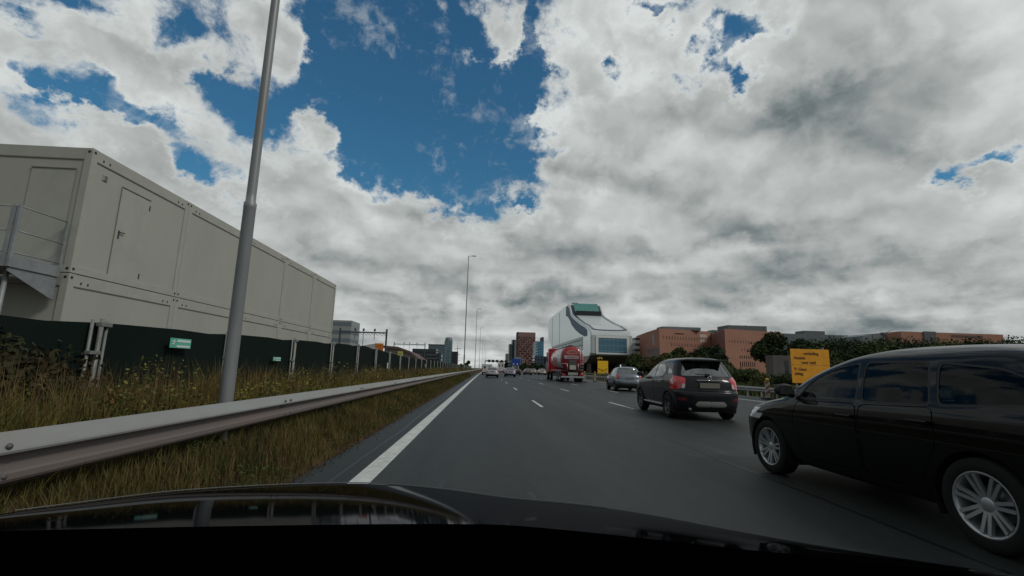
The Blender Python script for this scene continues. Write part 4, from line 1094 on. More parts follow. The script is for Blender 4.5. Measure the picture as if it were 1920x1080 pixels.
for y in (18, 50, 90, 130, 165):
    for x in (3.5, W_ - 3.5):
        bm = B(); tube(bm, (x, y - 3, -.5), (x, y, 22), .9, .7, 8); tube(bm, (x, y + 3, -.5), (x, y, 22), .9, .7, 8); obj('leg', bm, SOFFIT, hz)
bm = B(); box(bm, 5, 9, 80, 86, 49, 51.5, .2); box(bm, 13, 18, 80, 84, 49, 50.8, .2); obj('roof_plant', bm, GREYC, hz)

# --- red chequered tower and its neighbours
REDB = mat('brick_red', (.24, .11, .095), rough=.8, col2=(.18, .085, .075), vscale=.5)
PINKW = mat('panel_pale_pink', (.34, .26, .24), rough=.6)
t, W, z = block('tower_block', 'red brick tower with a chequer of small windows, between the glass towers', 968.5, 1003, 623, 640, 22, REDB)
wingrid(t, W, 14, 7, 1.6, W - .4, 2, z - 6, 2.3, 1.9, WINM, jitter=.7)
bm = B(); 
for r in range(14):
    for c in range(6):
        if (r * 5 + c * 3) % 4 == 0: x = 3.2 + c * (W - 5) / 6; zz = 3.2 + r * (z - 8) / 14; box(bm, x, x + .9, -.08, .05, zz, zz + 1.7)
obj('pale_panels', bm, PINKW, t)
bm = B()
for c in range(22): x = .6 + c * (W - .8) / 22; box(bm, x, x + .35, -.12, .05, z - 6.0, z - .3)
obj('crown_fins', bm, PINKW, t)
bm = B(); box(bm, -.15, 1.5, -.15, 22.1, -.5, z + .1); obj('dark_corner', bm, mat('brick_dark', (.045, .04, .04), rough=.8), t)
bm = B()
for c in range(5): box(bm, .2 + c * 2.3, .9 + c * 2.3, -2.5, -1.9, -.5, 16)
obj('colonnade', bm, mat('stone_pale', (.34, .34, .32)), t)
G1 = facade_mat('facade_grey_green', (.19, .22, .22), (.09, .12, .13), 3.2, 3.6, .55, .5)
G2 = facade_mat('facade_dark_blue', (.05, .07, .09), (.02, .035, .05), 3.0, 3.4, .7, .6)
G3 = facade_mat('facade_pale_fin', (.30, .33, .33), (.16, .2, .21), 2.0, 40, .5, 1.0)
G4 = facade_mat('facade_white_band', (.60, .62, .63), (.07, .08, .09), 400, 3.3, 1.0, .45)
block('office_tower', 'pale grey-green office tower, left of the dark slim tower', 954, 961, 645, 720, 30, G1)
block('office_tower', 'dark slim glass tower with stepped top, left of the red brick tower', 959.5, 966, 637, 700, 25, G2)
block('office_tower', 'pale ribbed tower tight against the left edge of the red brick tower', 964, 970, 640, 690, 20, G3)
block('office_block', 'low pale block standing lowest of the left-hand tower group, behind the motorway signals', 948, 955, 663, 760, 20, GREYC)
t, W, z = block('glass_office', 'blue and white glass office with a curved top edge, right of the red brick tower', 1003.5, 1019, 640, 520, 30, BLUEG)
bm = B(); 
for r in range(10): box(bm, -.2, W * .42 - r * .25, -.3, .05, 3 + r * 3.0, 3.9 + r * 3.0, .02)
obj('balcony_band', bm, WHITEC, t)
block('office_tower', 'thin dark slab tower rising just left of the red tanker', 1015, 1019, 632, 600, 20, G2)
block('office_block', 'dark glass podium at the foot of the blue glass office', 1002, 1026, 668, 480, 20, G2)
# --- left, beyond the railway
t, W, z = block('office_tower', 'glass tower with a rounded top, far off to the left of the lamp posts', 831, 845.5, 640, 700, 14, facade_mat('facade_teal', (.14, .22, .24), (.07, .14, .16), 3, 3.4, .8, .7))
bm = B(); lathe(bm, [(W / 2, z - .05), (W / 2, z + 2), (W / 2 * .92, z + 4.4), (W / 2 * .7, z + 6.2), (.01, z + 6.8)], 20, 'z', (W / 2, 7, 0)); obj('rounded_crown', bm, GREYC, t)
t, W, z = block('office_block', 'mid-height blue-grey glass office left of the round-topped tower', 801, 833, 646, 660, 20, facade_mat('facade_slate', (.10, .14, .17), (.06, .10, .13), 3, 3.4, .85, .7))
bm = B(); box(bm, -.5, W + .5, -.6, 0, z - .4, z + .5); obj('roof_edge', bm, GREYC, t)
t, W, z = block('office_block', 'low dark banded office right of the lime-panelled hall', 771, 816, 654, 420, 18, facade_mat('facade_black_band', (.035, .045, .05), (.012, .018, .024), 300, 3.2, 1, .55))
bm = B(); box(bm, W * .62, W * .97, -.3, -.02, z - 5.6, z - 5.2); box(bm, W * .62, W * .97, -.3, -.02, z - 8.6, z - 8.2); obj('pale_band', bm, GREYC, t)
block('office_block', 'small dark block tucked below the blue-grey glass office', 812, 826, 662, 430, 15, G2)
block('office_tower', 'dark narrow block standing alone between the round-topped tower and the lamp posts', 845.5, 857, 659, 560, 12, mat('cladding_black', (.02, .02, .025), rough=.5))
t, W, z = block('office_tower', 'pale banded office tower just past the end of the cream containers', 600, 652, 600, 210, 14, facade_mat('facade_pale_band', (.26, .28, .29), (.13, .16, .18), 300, 3.6, 1, .5))
# exhibition hall with bowed roof
HALL = mat('hall_wall', (.24, .21, .20), rough=.7)
x0, x1 = at(720, 690, 105).x, at(781, 690, 105).x; zt = at(722, 650, 105).z
t = empty('hall', 'pale hall with a bowed brown roof and lime yellow panels behind the fence', 'building', (x0, 105, 0))
Wh = x1 - x0
bm = B(); v = [bm.verts.new(p) for p in ((0, 0, -.5), (Wh, 0, -.5), (Wh, 0, zt - 2.5), (Wh * .75, 0, zt - 1.0), (Wh * .4, 0, zt - .2), (0, 0, zt))]; u = [bm.verts.new(q.co + Vector((-2, 30, 0))) for q in v]
bm.faces.new(v); bm.faces.new(u[::-1])
for i in range(6): bm.faces.new((v[i], u[i], u[(i + 1) % 6], v[(i + 1) % 6]))
obj('wall', bm, HALL, t)
bm = B(); pr = [(-.4, zt + .25), (Wh * .4, zt + .05), (Wh * .75, zt - .75), (Wh + .3, zt - 2.3)]
for (xa_, za_), (xb_, zb_) in zip(pr, pr[1:]):
    q = [bm.verts.new(p) for p in ((xa_, -.5, za_), (xb_, -.5, zb_), (xb_, -.5, zb_ - .55), (xa_, -.5, za_ - .55))]; r_ = [bm.verts.new(k.co + Vector((-2, 31, 0))) for k in q]
    bm.faces.new(q); bm.faces.new(r_[::-1])
    for i in range(4): bm.faces.new((q[i], r_[i], r_[(i + 1) % 4], q[(i + 1) % 4]))
obj('roof', bm, mat('roof_brown', (.10, .06, .05), rough=.7), t)
LIME = mat('panel_lime', (.42, .46, .12), rough=.5)
for (a, b_, zc) in ((.40, .56, zt - 1.7), (.93, 1.02, zt - 3.0)):
    bm = B(); box(bm, Wh * a, Wh * b_, -.55 if a < .9 else -.2, -.02, zc - .75, zc + .75, .03); obj('lime_panel', bm, LIME, t)
bm = B()
for i in range(3): box(bm, Wh * .44, Wh * .53, -.6, -.54, zt - 2.1 + i * .35, zt - 2.0 + i * .35)
obj('panel_marks', bm, mat('marks_green', (.12, .16, .05)), t)
# orange board and white tarpaulin frame behind the fence
p = at(702, 661, 40); q = at(719, 644, 40)
t = empty('site_board', 'orange construction board standing up behind the fence', 'sign', (p.x, 40, 0))
bm = B(); box(bm, 0, q.x - p.x, 0, .06, 1.5, q.z, .01); obj('panel', bm, mat('board_orange', (.62, .20, .02), rough=.5, col2=(.5, .15, .02), vscale=2), t)
bm = B()
for i in range(3): box(bm, .15, q.x - p.x - .18, -.012, .0, 2.35 + i * .22, 2.40 + i * .22)
obj('faint_lettering', bm, mat('board_dark_orange', (.36, .09, .02)), t)
bm = B(); tube(bm, (.1, .1, -.5), (.1, .1, 2.6), .03, n=6); tube(bm, (q.x - p.x - .1, .1, -.5), (q.x - p.x - .1, .1, 2.6), .03, n=6); obj('post', bm, FPOST, t)
p, q = at(640, 660, 52), at(703, 645, 52)
bm = B(); random.seed(3)
pts = [(0, 3.0), (.6, 3.15), (1.5, 2.9), (2.6, 3.2), (4.0, q.z - .1), (5.2, q.z + .05)]; Lx = q.x - p.x
v = [bm.verts.new((x / 5.2 * Lx, 0, z_)) for x, z_ in pts] ; u = [bm.verts.new((x / 5.2 * Lx, .2, .5)) for x, z_ in pts]; v2 = [bm.verts.new(a.co + Vector((0, 2.5, -.1))) for a in v]
for i in range(5): bm.faces.new((v[i], v[i + 1], u[i + 1], u[i])); bm.faces.new((v[i], v2[i], v2[i + 1], v[i + 1]))
o = obj('tarpaulin', bm, mat('tarp_white', (.40, .42, .43), rough=.6)); o.location = (p.x, 52, 0); tag(o, 'white tarpaulin stretched over stored goods behind the fence, left of the orange board', 'tarpaulin')

# --- terracotta complex on the right
TERRA = mat('terracotta', (.38, .20, .148), rough=.85, spec=.1, col2=(.31, .165, .122), vscale=.15, lo=.3, hi=.75)
TERRAD = mat('brown_brick', (.10, .07, .065), rough=.85)
def slab(name, label, bear, Ys, ytops, Yb=30, m=TERRA):
    """building whose visible faces run through given bearings/depths"""
    P = [at(b_, 690, y) for b_, y in zip(bear, Ys)]; z = [at(b_, t_, y).z for b_, t_, y in zip(bear, ytops, Ys)]
    o0 = Vector((P[1].x, P[1].y, 0)); t = empty(name, label, 'building', o0)
    bm = B(); pts = [(p.x - o0.x, p.y - o0.y) for p in P]; pts += [(pts[-1][0] + 4, pts[-1][1] + Yb), (pts[0][0] + 4, pts[0][1] + Yb)]
    zz = sum(z) / len(z); prism(bm, pts[::-1], -.5, zz); obj('wall', bm, m, t)
    return t, P, zz, o0
def along(t, A, Bp, o0, rows, cols, u0, u1, z0, z1, ww, wh, m, nm='window', skip=None):
    d = Vector((Bp.x - A.x, Bp.y - A.y, 0)); L_ = d.length; d.normalize(); ang = math.atan2(d.y, d.x)
    bm = B(); box(bm, -ww / 2, ww / 2, -.07, .1, -wh / 2, wh / 2); src = obj(nm, bm, m, t); first = True
    for r in range(rows):
        for c in range(cols):
            if skip and skip(r, c): continue
            s = L_ * (u0 + (u1 - u0) * (c + .5) / cols); p = Vector((A.x, A.y, 0)) + d * s - o0
            if first: o = src; first = False
            else: o = src.copy(); C.objects.link(o); o.parent = t
            o.location = (p.x, p.y, z0 + (z1 - z0) * (r + .5) / rows); o.rotation_euler = (0, 0, ang)
t, P, z, o0 = slab('terracotta_office', 'terracotta office block right of the white shoe-shaped building, with small slit windows', (1214, 1238, 1335), (250, 225, 235), (625, 617, 618.5))
along(t, P[0], P[1], o0, 1, 1, .25, .85, z - 8, z - 2, 4.2, 5.2, mat('panel_grey_pink', (.30, .27, .26)), 'wall_panel')
LB = math.hypot(P[1].x - P[0].x, P[1].y - P[0].y)
along(t, P[0], P[1], o0, 1, 1, 0, 1, -.5, z - 9.2, LB - .2, z - 8.7, mat('flank_shade_tone', (.19, .15, .14), rough=.85), 'flank_lower_wall')  # left flank's shading put into the wall as a greyer, darker colour
along(t, P[0], P[1], o0, 1, 1, 0, 1, z - 11, z - 10, LB - .1, .8, mat('band_grey', (.30, .28, .27)), 'flank_band')
along(t, P[1], P[2], o0, 1, 16, .05, .92, z - 4.9, z - 3.6, .42, 1.5, TERRAD)
along(t, P[1], P[2], o0, 1, 14, .2, .92, z - 8.3, z - 7.0, .42, 1.5, TERRAD)
along(t, P[1], P[2], o0, 1, 8, .62, .9, z - 13.2, z - 12.0, .45, 1.3, WINM)
along(t, P[1], P[2], o0, 2, 5, .78, .92, z - 6.2, z - 1.2, .7, 1.6, mat('louvre_white', (.55, .5, .47)), 'pale_louvre')
along(t, P[1], P[2], o0, 1, 1, .26, .50, z - 2.3, z - 1.9, 5.5, .5, WINM, 'slot_window')
bm = B(); box(bm, 4, 24, 6, 14, z - .01, z + 1.6, .1); obj('roof_plant', bm, GREYC, t)
t, P, z, o0 = slab('terracotta_link', 'dark glazed link between the two terracotta office blocks', (1335, 1345, 1362), (238, 246, 240), (620, 621, 621), 25, G2)
bm = B(); box(bm, -2.5, 5, -1.5, 0, z - .2, z + .8, .05); obj('roof_edge', bm, GREYC, t)
t, P, z, o0 = slab('terracotta_office', 'terracotta office block with dark flank and grey rooftop box, behind the tall tree', (1340, 1362, 1470), (232, 205, 215), (622, 620.5, 624))
LB = math.hypot(P[1].x - P[0].x, P[1].y - P[0].y)
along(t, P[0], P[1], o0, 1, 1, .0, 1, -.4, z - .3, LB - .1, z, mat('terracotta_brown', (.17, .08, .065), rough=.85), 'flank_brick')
for (zz, n_, a, b_, h) in ((z - 5.5, 16, .05, .8, 1.0), (z - 9, 10, .25, .75, 1.0), (z - 12.4, 7, .22, .48, 1.3), (z - 15.6, 8, .22, .5, 2.2), (z - 18.8, 3, .25, .35, 1.2)): along(t, P[1], P[2], o0, 1, n_, a, b_, zz - .5, zz + .5, .42, h, WINM if zz < z - 10 else TERRAD)
bm = B(); prism(bm, [(6, 8), (25, 8), (25, 18), (6, 18)], z - .01, [z + 2.6] * 4); v_ = obj('rooftop_box', bm, mat('rooftop_grey', (.09, .105, .11), rough=.6), t)
t, W, z = block('office_block', 'white banded office block between the shoe-shaped building and the terracotta office', 1192, 1215, 633, 270, 16, G4)
block('office_block', 'plain grey block between the shoe-shaped building and the white banded office', 1178, 1193, 641, 300, 16, GREYC)
t, W, z = block('office_block', 'long low grey office with a rooftop hut, right of the terracotta offices', 1462, 1596, 627, 300, 22, mat('cladding_slate', (.13, .155, .165), rough=.5, col2=(.10, .12, .13), vscale=.1))
bm = B(); prism(bm, [(W * .42, 3), (W * .72, 3), (W * .72, 12), (W * .42, 12)], z - .01, z + 2.6); obj('rooftop_hut', bm, mat('rooftop_grey', (.09, .105, .11)), t)
t, W, z = block('office_block', 'grey metal-clad office with a slanted left end, left of the long terracotta block', 1642, 1705, 627, 260, 20, mat('cladding_metal', (.15, .18, .19), rough=.45))
bm = B(); prism(bm, [(-6, 0), (.2, 0), (.2, 20), (-6, 20)], -.5, [z - 1.4, z - .15, z - .15, z - 1.4]); obj('slanted_end', bm, mat('cladding_metal', (.15, .18, .19)), t)
t, W, z = block('terracotta_office', 'long terracotta block above the tree line, behind the roof of the black people carrier', 1697, 1885, 624.5, 250, 25, TERRA)
bm = B(); prism(bm, [(W, 0), (W + 1.7, 0), (W + 1.7, 25), (W, 25)], -.5, [z, z - .0, z - .0, z]); obj('end_wall', bm, TERRA, t)
bm = B(); prism(bm, [(W * .22, -.6), (W * .34, -.6), (W * .34, .0), (W * .22, .0)], -.5, z + .4); obj('grey_bay', bm, mat('bay_grey', (.09, .09, .10), rough=.6), t)
bm = B(); box(bm, W * .5, W * .82, -.12, .05, z - 2.4, z - 1.1, .02); obj('recessed_strip', bm, TERRAD, t)
for o_, (bx, by, Yd, hh, nm) in enumerate(((1692, 626, 240, 6, 'construction crane jib above the long terracotta block'), (1438, 620, 230, 5, 'slim crane jib above the second terracotta office'))):
    p = at(bx, by, Yd); t = empty('crane', nm, 'crane', (p.x, Yd + 12, 0))
    bm = B(); tube(bm, (0, 0, -.5), (0, 0, p.z + 1.5), .35, .3, 6); obj('mast', bm, G2, t)
    bm = B(); tube(bm, (0, 0, p.z + 1), (9 if o_ == 0 else -3.4, 2, p.z + 4.2), .16, .1, 5); obj('jib', bm, G2, t)
    bm = B(); box(bm, -1.2, 1.0, -.8, .8, p.z, p.z + 1.6, .1); obj('operator_cabin', bm, G2, t)
# grey roadside wall with slit opening
p, q = at(1450, 690, 60), at(1545, 690, 60); zt = at(1450, 666, 60).z
t = empty('concrete_building', 'low brown-grey concrete building with a dark slit, behind the yellow diversion sign', 'building', (p.x, 60, 0))
bm = B(); box(bm, 0, q.x - p.x, 0, 1.6, -.5, zt); obj('wall', bm, mat('concrete_brown', (.11, .10, .095), rough=.9, col2=(.08, .072, .07), vscale=.8, bump=.3, bscale=8), t)
for x_ in (1.6, 5.3):
    bm = B(); box(bm, x_, x_ + .5, -.02, .1, .3, zt - .65); obj('slit_opening', bm, WINM, t)
# --- railway portals
PORT = mat('portal_steel', (.045, .06, .065), rough=.6)
for (x0, x1, yt, Yd, lab) in ((638, 725, 622, 72, 'railway catenary portal nearest the containers, dark posts and crossbeam'), (739, 797, 645, 145, 'farther railway catenary portal beyond the hall roof')):
    a, b_ = at(x0, yt, Yd), at(x1, yt + 2, Yd); t = empty('catenary_portal', lab, 'railway portal', (a.x, Yd, 0), group='railway catenary portals'); wd = b_.x - a.x
    for xx in (0, wd):
        bm = B(); box(bm, xx - .12, xx + .12, -.12, .12, -.5, a.z + .6, .02); obj('mast', bm, PORT, t)
    bm = B(); box(bm, 0, wd, -.1, .1, a.z - .08, a.z + .12, .02)
    for i in range(12): tube(bm, (wd * i / 12, -.1, a.z - .1), (wd * (i + 1) / 12, -.1, a.z - .42), .03, n=4)
    obj('crossbeam', bm, PORT, t)
    bm = B()
    for u in (.32, .5, .74): tube(bm, (wd * u, 0, a.z - .1), (wd * u, 0, a.z - (2.6 if u == .5 else 1.0)), .045, n=5); box(bm, wd * u - .12, wd * u + .12, -.1, .1, a.z + .2, a.z + .6)
    obj('wire_hanger', bm, PORT, t)
a = at(858, 655, 230); t = empty('signal_mast', 'thin lattice mast with cross arms right of the dark narrow block', 'mast', (a.x, 230, 0))
bm = B(); tube(bm, (0, 0, -.5), (0, 0, a.z + 2), .22, .12, 5)
for k in range(3): tube(bm, (-1.6 + k * .3, 0, a.z - 3 * k), (1.9 - k * .3, 0, a.z + .6 - 3 * k), .09, n=4)
obj('mast', bm, PORT, t)

# --- overhead signal gantry and direction sign
t = empty('signal_gantry', 'motorway gantry far ahead carrying a row of black lane signals', 'gantry', (0, 340, 0)); zg = at(930, 677, 340).z
xg0, xg1 = at(909, 690, 340).x, at(953, 690, 340).x
bm = B(); box(bm, xg0, xg1 + 4, -.4, .4, zg - .5, zg + .4, .05); obj('beam', bm, mat('gantry_grey', (.25, .28, .29), rough=.5), t)
for xx in (xg0, xg1 + 4):
    bm = B(); box(bm, xx - .25, xx + .25, -.3, .3, -.4, zg, .03); obj('support', bm, mat('gantry_grey', (.25, .28, .29)), t)
for pxx in (916.8, 924, 931.8, 940.3, 948.5):
    xx = at(pxx, 690, 340).x; bm = B(); box(bm, xx - .85, xx + .85, -.9, -.45, zg - 1.0, zg + .9, .06); obj('lane_signal', bm, RUB, t)
t = empty('direction_sign', 'blue motorway direction sign on white posts in front of the towers', 'sign', (at(966, 690, 235).x, 235, 0))
BLUE = mat('sign_blue', (.008, .05, .26), rough=.45)
zc = at(966, 679, 235).z; bm = B(); box(bm, -2.2, 2.6, -.08, .08, zc - 1.7, zc + 1.6, .04); sg = obj('panel', bm, BLUE, t)
bm = B(); box(bm, -.4, 2.9, .25, .35, zc + .2, zc + 2.6, .04); obj('panel', bm, mat('sign_back_grey', (.16, .2, .26), rough=.5), t)
bm = B()
for i in range(2): box(bm, -1.2 + i * 1.9, -.6 + i * 1.9, -.1, -.075, zc - 1.2, zc - .7)
obj('white_arrow', bm, WHITE, sg)
for xx in (-1.3, 1.6):
    bm = B(); tube(bm, (xx, .2, -.4), (xx, .2, zc), .14, n=8); obj('post', bm, WHITE, t)

# ------------------------------------------------------------------ yellow signs and beacons
YEL = mat('sign_yellow', (.80, .36, .012), rough=.45, col2=(.68, .28, .012), vscale=2.5)
INK = mat('sign_ink', (.10, .035, .008), rough=.6)
YS_ = 22.6; p = at(1486, 718, YS_); q = at(1553, 656, YS_); WS, z0s, z1s = q.x - p.x, p.z, q.z
t = empty('diversion_sign', 'tall yellow diversion sign with dark lettering, partly behind the black people carrier', 'sign', (p.x, YS_, 0))
HS = z1s - z0s; zm = z1s - HS * .47
bm = B(); box(bm, 0, WS, -.02, .02, zm + .008, z1s, .008); up = obj('upper_panel', bm, YEL, t)
bm = B(); box(bm, 0, WS, -.02, .02, z0s, zm - .008, .008); lo_ = obj('lower_panel', bm, YEL, t)
for (s_, x_, z_, h_, al) in (('omleiding', WS * .53, z1s - HS * .165, .20, 'CENTER'), ('Amstel-', WS * .07, z1s - HS * .30, .20, 'LEFT'), ('veer zuid', WS * .27, z1s - HS * .43, .20, 'LEFT')): text_mesh('lettering', s_, h_, INK, up, (x_, -.026, z_), (R(90), 0, 0), al)
for (s_, x_, z_, h_) in (('P: Geuz', WS * .07, z1s - HS * .63, .20), ('afslag', WS * .07, z1s - HS * .76, .20)): text_mesh('lettering', s_, h_, INK, lo_, (x_, -.026, z_), (R(90), 0, 0), 'LEFT')
for xx in (.25, WS - .25):
    bm = B(); box(bm, xx - .035, xx + .035, .02, .09, -.1, z1s + (.10 if xx > 1 else -.05), .005); obj('post', bm, FPOST, t)
ya = 60; p = at(1120.5, 700, ya); q = at(1140, 677, ya)
t = empty('arrow_board', 'small bright yellow arrow board with dark chevron, right of the red tanker', 'sign', (p.x, ya, 0)); wa = q.x - p.x
bm = B(); box(bm, 0, wa, -.04, .04, p.z, q.z, .03); pn = obj('panel', bm, mat('sign_bright_yellow', (.85, .50, .01), rough=.45), t)
bm = B(); zv = p.z + (q.z - p.z) * .28
for (ax_, az_, bx_, bz_) in ((.05, .18, .5, -.08), (.5, -.08, .95, .18)): tube(bm, (wa * ax_, -.05, zv + az_), (wa * bx_, -.05, zv + bz_), .035, n=5)
box(bm, .15, wa - .15, -.045, -.035, zv - .28, zv - .24)
obj('chevron', bm, INK, pn)
for sx in (0,):
    bm = B(); tube(bm, (wa * .12, 0, q.z), (wa * .2, 0, q.z + .45), .04, n=5)
    for i in range(3): box(bm, -.05 + i * .26, .13 + i * .26, -.06, .06, q.z + .22 + .07 * (i % 2), q.z + .42 + .07 * (i % 2), .03)
    obj('warning_lamp', bm, mat('lamp_yellow', (.6, .42, .04), rough=.4), t)
for xx in (.3, wa - .3):
    bm = B(); tube(bm, (xx, .05, -.3), (xx, .05, p.z + .1), .035, n=6); obj('leg', bm, mat('leg_orange', (.3, .12, .02)), t)
BWH = mat('beacon_white', (.34, .34, .29), rough=.5); BRED = mat('beacon_red', (.22, .05, .02), rough=.5)
def beacon(px, Yd, lab, h=.92, ang=0):
    x = at(px, 740, Yd).x; t = empty('traffic_beacon', lab, 'traffic beacon', (x, Yd, 0), ang, 'traffic beacons along the right kerb')
    bm = B(); box(bm, -.125, .125, -.02, .02, .10, h, .008); o = obj('board', bm, BWH, t)
    bm = B()
    for k in range(3):
        z = .22 + k * .26; a = [bm.verts.new(v) for v in ((-.115, -.024, z), (.115, -.024, z + .16), (.115, -.024, z + .28), (-.115, -.024, z + .12))]; bm.faces.new(a)
    obj('stripe', bm, BRED, o)
    bm = B(); box(bm, -.2, .2, -.3, .3, 0, .10, .02); obj('foot', bm, RUB, t)
    bm = B(); lathe(bm, [(.02, h), (.07, h + .02), (.075, h + .12), (.03, h + .16), (.0005, h + .16)], 10); obj('lamp', bm, mat('lamp_yellow', (.6, .42, .04)), t)
beacon(1440, 23.4, 'red and white striped beacon left of the yellow diversion sign, in front of the guardrail')
beacon(1115.5, 55, 'striped beacon in front of the small yellow arrow board', 1.0)
beacon(1096, 50, 'whitish beacon close beside the right rear corner of the red tanker', 1.0)
beacon(1147.5, 57, 'striped beacon just right of the yellow arrow board, above the silver-blue hatchback', 1.0)

# ------------------------------------------------------------------ vegetation
def leafm(name, c, c2, sc_=.6): return mat(name, c, rough=.75, col2=c2, vscale=sc_, spec=.15, lo=.38, hi=.62)
rng = np.random.default_rng(5)
def leaf_mesh(name, blobs, n, size, hollow=.55):
    """many small leaf clumps spread through lumpy volumes"""
    bl = np.array(blobs, float); vol = bl[:, 3] * bl[:, 4] * bl[:, 5]; pr = vol ** .75 / (vol ** .75).sum()
    k = rng.choice(len(bl), n, p=pr); d = rng.normal(size=(n, 3)); d /= np.linalg.norm(d, axis=1)[:, None]
    r = hollow + (1 - hollow) * rng.random(n) ** .6
    lump = 1 + .16 * np.sin(d[:, 0] * 5 + k) * np.cos(d[:, 1] * 6 + k * 2) + .14 * np.sin(d[:, 2] * 9 + d[:, 0] * 7)
    c = bl[k, :3] + d * (r * lump)[:, None] * bl[k, 3:6]
    s = size * (.5 + rng.random(n)); u = rng.normal(size=(n, 3)); u /= np.linalg.norm(u, axis=1)[:, None]
    w_ = np.cross(u, d + rng.normal(size=(n, 3)) * .6); w_ /= np.linalg.norm(w_, axis=1)[:, None]
    u *= s[:, None]; w_ *= (s * .62)[:, None]
    V = np.stack([c - u, c - w_ * .9 + u * .1, c + u, c + w_ * .9 - u * .15], 1).reshape(-1, 3)
    V[:, 2] = np.maximum(V[:, 2], -.3)
    me = bpy.data.meshes.new(name); me.vertices.add(4 * n); me.vertices.foreach_set('co', V.astype(np.float32).ravel())
    me.loops.add(4 * n); me.loops.foreach_set('vertex_index', np.arange(4 * n, dtype=np.int32))
    me.polygons.add(n); me.polygons.foreach_set('loop_start', np.arange(0, 4 * n, 4, dtype=np.int32)); me.polygons.foreach_set('loop_total', np.full(n, 4, np.int32))
    me.update(); me.validate(); return me
DKG = leafm('foliage_dark', (.036, .054, .018), (.012, .021, .008), .8)
MDG = leafm('foliage_mid', (.065, .088, .028), (.020, .032, .011), .9)
LTG = leafm('foliage_olive', (.12, .13, .05), (.04, .055, .018), 1.1)
DRY = leafm('foliage_dry', (.10, .075, .03), (.04, .045, .018), .9)
BARK = mat('bark', (.035, .028, .022), rough=.9, bump=.5, bscale=20)
def tree(name, label, x, y, h, w_, m, n=5000, size=.22, trunk=.3, nb=9, group=None, seed=0, cat='tree'):
    t = empty(name, label, cat, (x, y, 0), group=group); rr = random.Random(seed + int(x * 7 + y * 3))
    bm = B(); th = h * trunk
    tube(bm, (0, 0, -.5), (.1 * h * .1, 0, th + h * .2), .035 * h * .6, .018 * h * .6, 8)
    blobs = []
    for i in range(nb):
        a = i * 2.4 + rr.random(); q = rr.random() ** .5 * .62; zz = th + (h - th) * (.12 + .72 * ((i * .618) % 1))
        taper = 1 - .45 * max(0, (zz - th) / (h - th) - .35); bx, by = math.cos(a) * w_ / 2 * q * taper, math.sin(a) * w_ / 2 * q * taper
        rb = w_ * (.17 + .10 * rr.random()); blobs.append((bx, by, zz, rb, rb, rb * .78))
        tube(bm, (.0, 0, th * .8), (bx * .8, by * .8, zz), .012 * h, .004 * h, 5)
    obj('trunk', bm, BARK, t)
    o = obj('crown', leaf_mesh('crown', blobs, n, size), m, t)
    return t
def shrub(name, label, x, y, h, w_, m, n=2500, size=.12, group=None, seed=1):
    t = empty(name, label, 'shrub', (x, y, 0), group=group); rr = random.Random(seed)
    bl = [(math.cos(i * 2.4) * w_ * .3 * rr.random(), math.sin(i * 2.4) * w_ * .3, h * (.3 + .28 * rr.random()), w_ * .28, w_ * .28, h * .34) for i in range(6)]
    bm = B()
    for b_ in bl: tube(bm, (b_[0] * .3, b_[1] * .3, -.3), (b_[0], b_[1], b_[2]), .03, .012, 5)
    obj('stem', bm, BARK, t); obj('foliage', leaf_mesh('foliage', bl, n, size, .3), m, t); return t
GT = 'trees and bushes beyond the right guardrail'
for i, (pxx, ytop, Yd, wpx, mm, kind, lab) in enumerate([
    (1445, 628, 95, 95, DKG, 't', 'tall dark dense tree in front of the second terracotta office'),
    (1500, 634, 120, 70, DKG, 't', 'dark tree just right of the tallest dense tree, behind the diversion sign'),
    (1396, 690, 46, 60, MDG, 's', 'green roadside bush right above the guardrail beside the dark SUV'),
    (1372, 683, 55, 60, LTG, 's', 'olive bush just right of the dark SUV roof'),
    (1425, 697, 40, 40, LTG, 's', 'low olive scrub left of the striped beacon'),
    (1330, 652, 110, 70, DKG, 't', 'dark tree in the gap between the two terracotta offices'),
    (1302, 660, 115, 60, DKG, 't', 'dark round tree below the right part of the first terracotta office'),
    (1272, 653, 118, 50, MDG, 't', 'mid green tree in front of the first terracotta office'),
    (1250, 662, 100, 44, LTG, 't', 'pale olive tree above the front of the dark SUV'),
    (1222, 672, 110, 50, DRY, 't', 'brownish tree between the green tree and the pale olive one'),
    (1194, 665, 105, 44, MDG, 't', 'green bushy tree right of the shoe-shaped office, above the hatchback'),
    (1290, 675, 75, 70, MDG, 't', 'leafy mid green tree rising behind the dark SUV roof'),
    (1350, 668, 80, 60, DKG, 't', 'dark tree below the link of the terracotta offices')]):
    p = at(pxx, ytop, Yd); w_ = wpx / FPX * Yd
    if kind == 't': tree('deciduous_tree', lab, p.x, Yd, p.z + .2, w_, mm, 6500, .18 + Yd * .0016, .18, 14, GT)
    else: shrub('bush', lab, p.x, Yd, p.z + .2, w_, mm, 4200, .11, GT, i)
for i, pxx in enumerate(range(1530, 1980, 42)):
    Yd = 150 + (i % 3) * 9; p = at(pxx, 640 - (i % 2) * 3, Yd); L_ = ['far', 'second', 'third', 'fourth', 'fifth', 'sixth', 'seventh', 'eighth', 'ninth', 'tenth', 'eleventh'][i % 11]
    tree('deciduous_tree', ('first' if i == 0 else L_) + ' dark tree from the left in the long far row right of the diversion sign', p.x, Yd, p.z + .6, 19, DKG if i % 3 else MDG, 6500, .42, .08, 20, 'long far row of trees on the right')
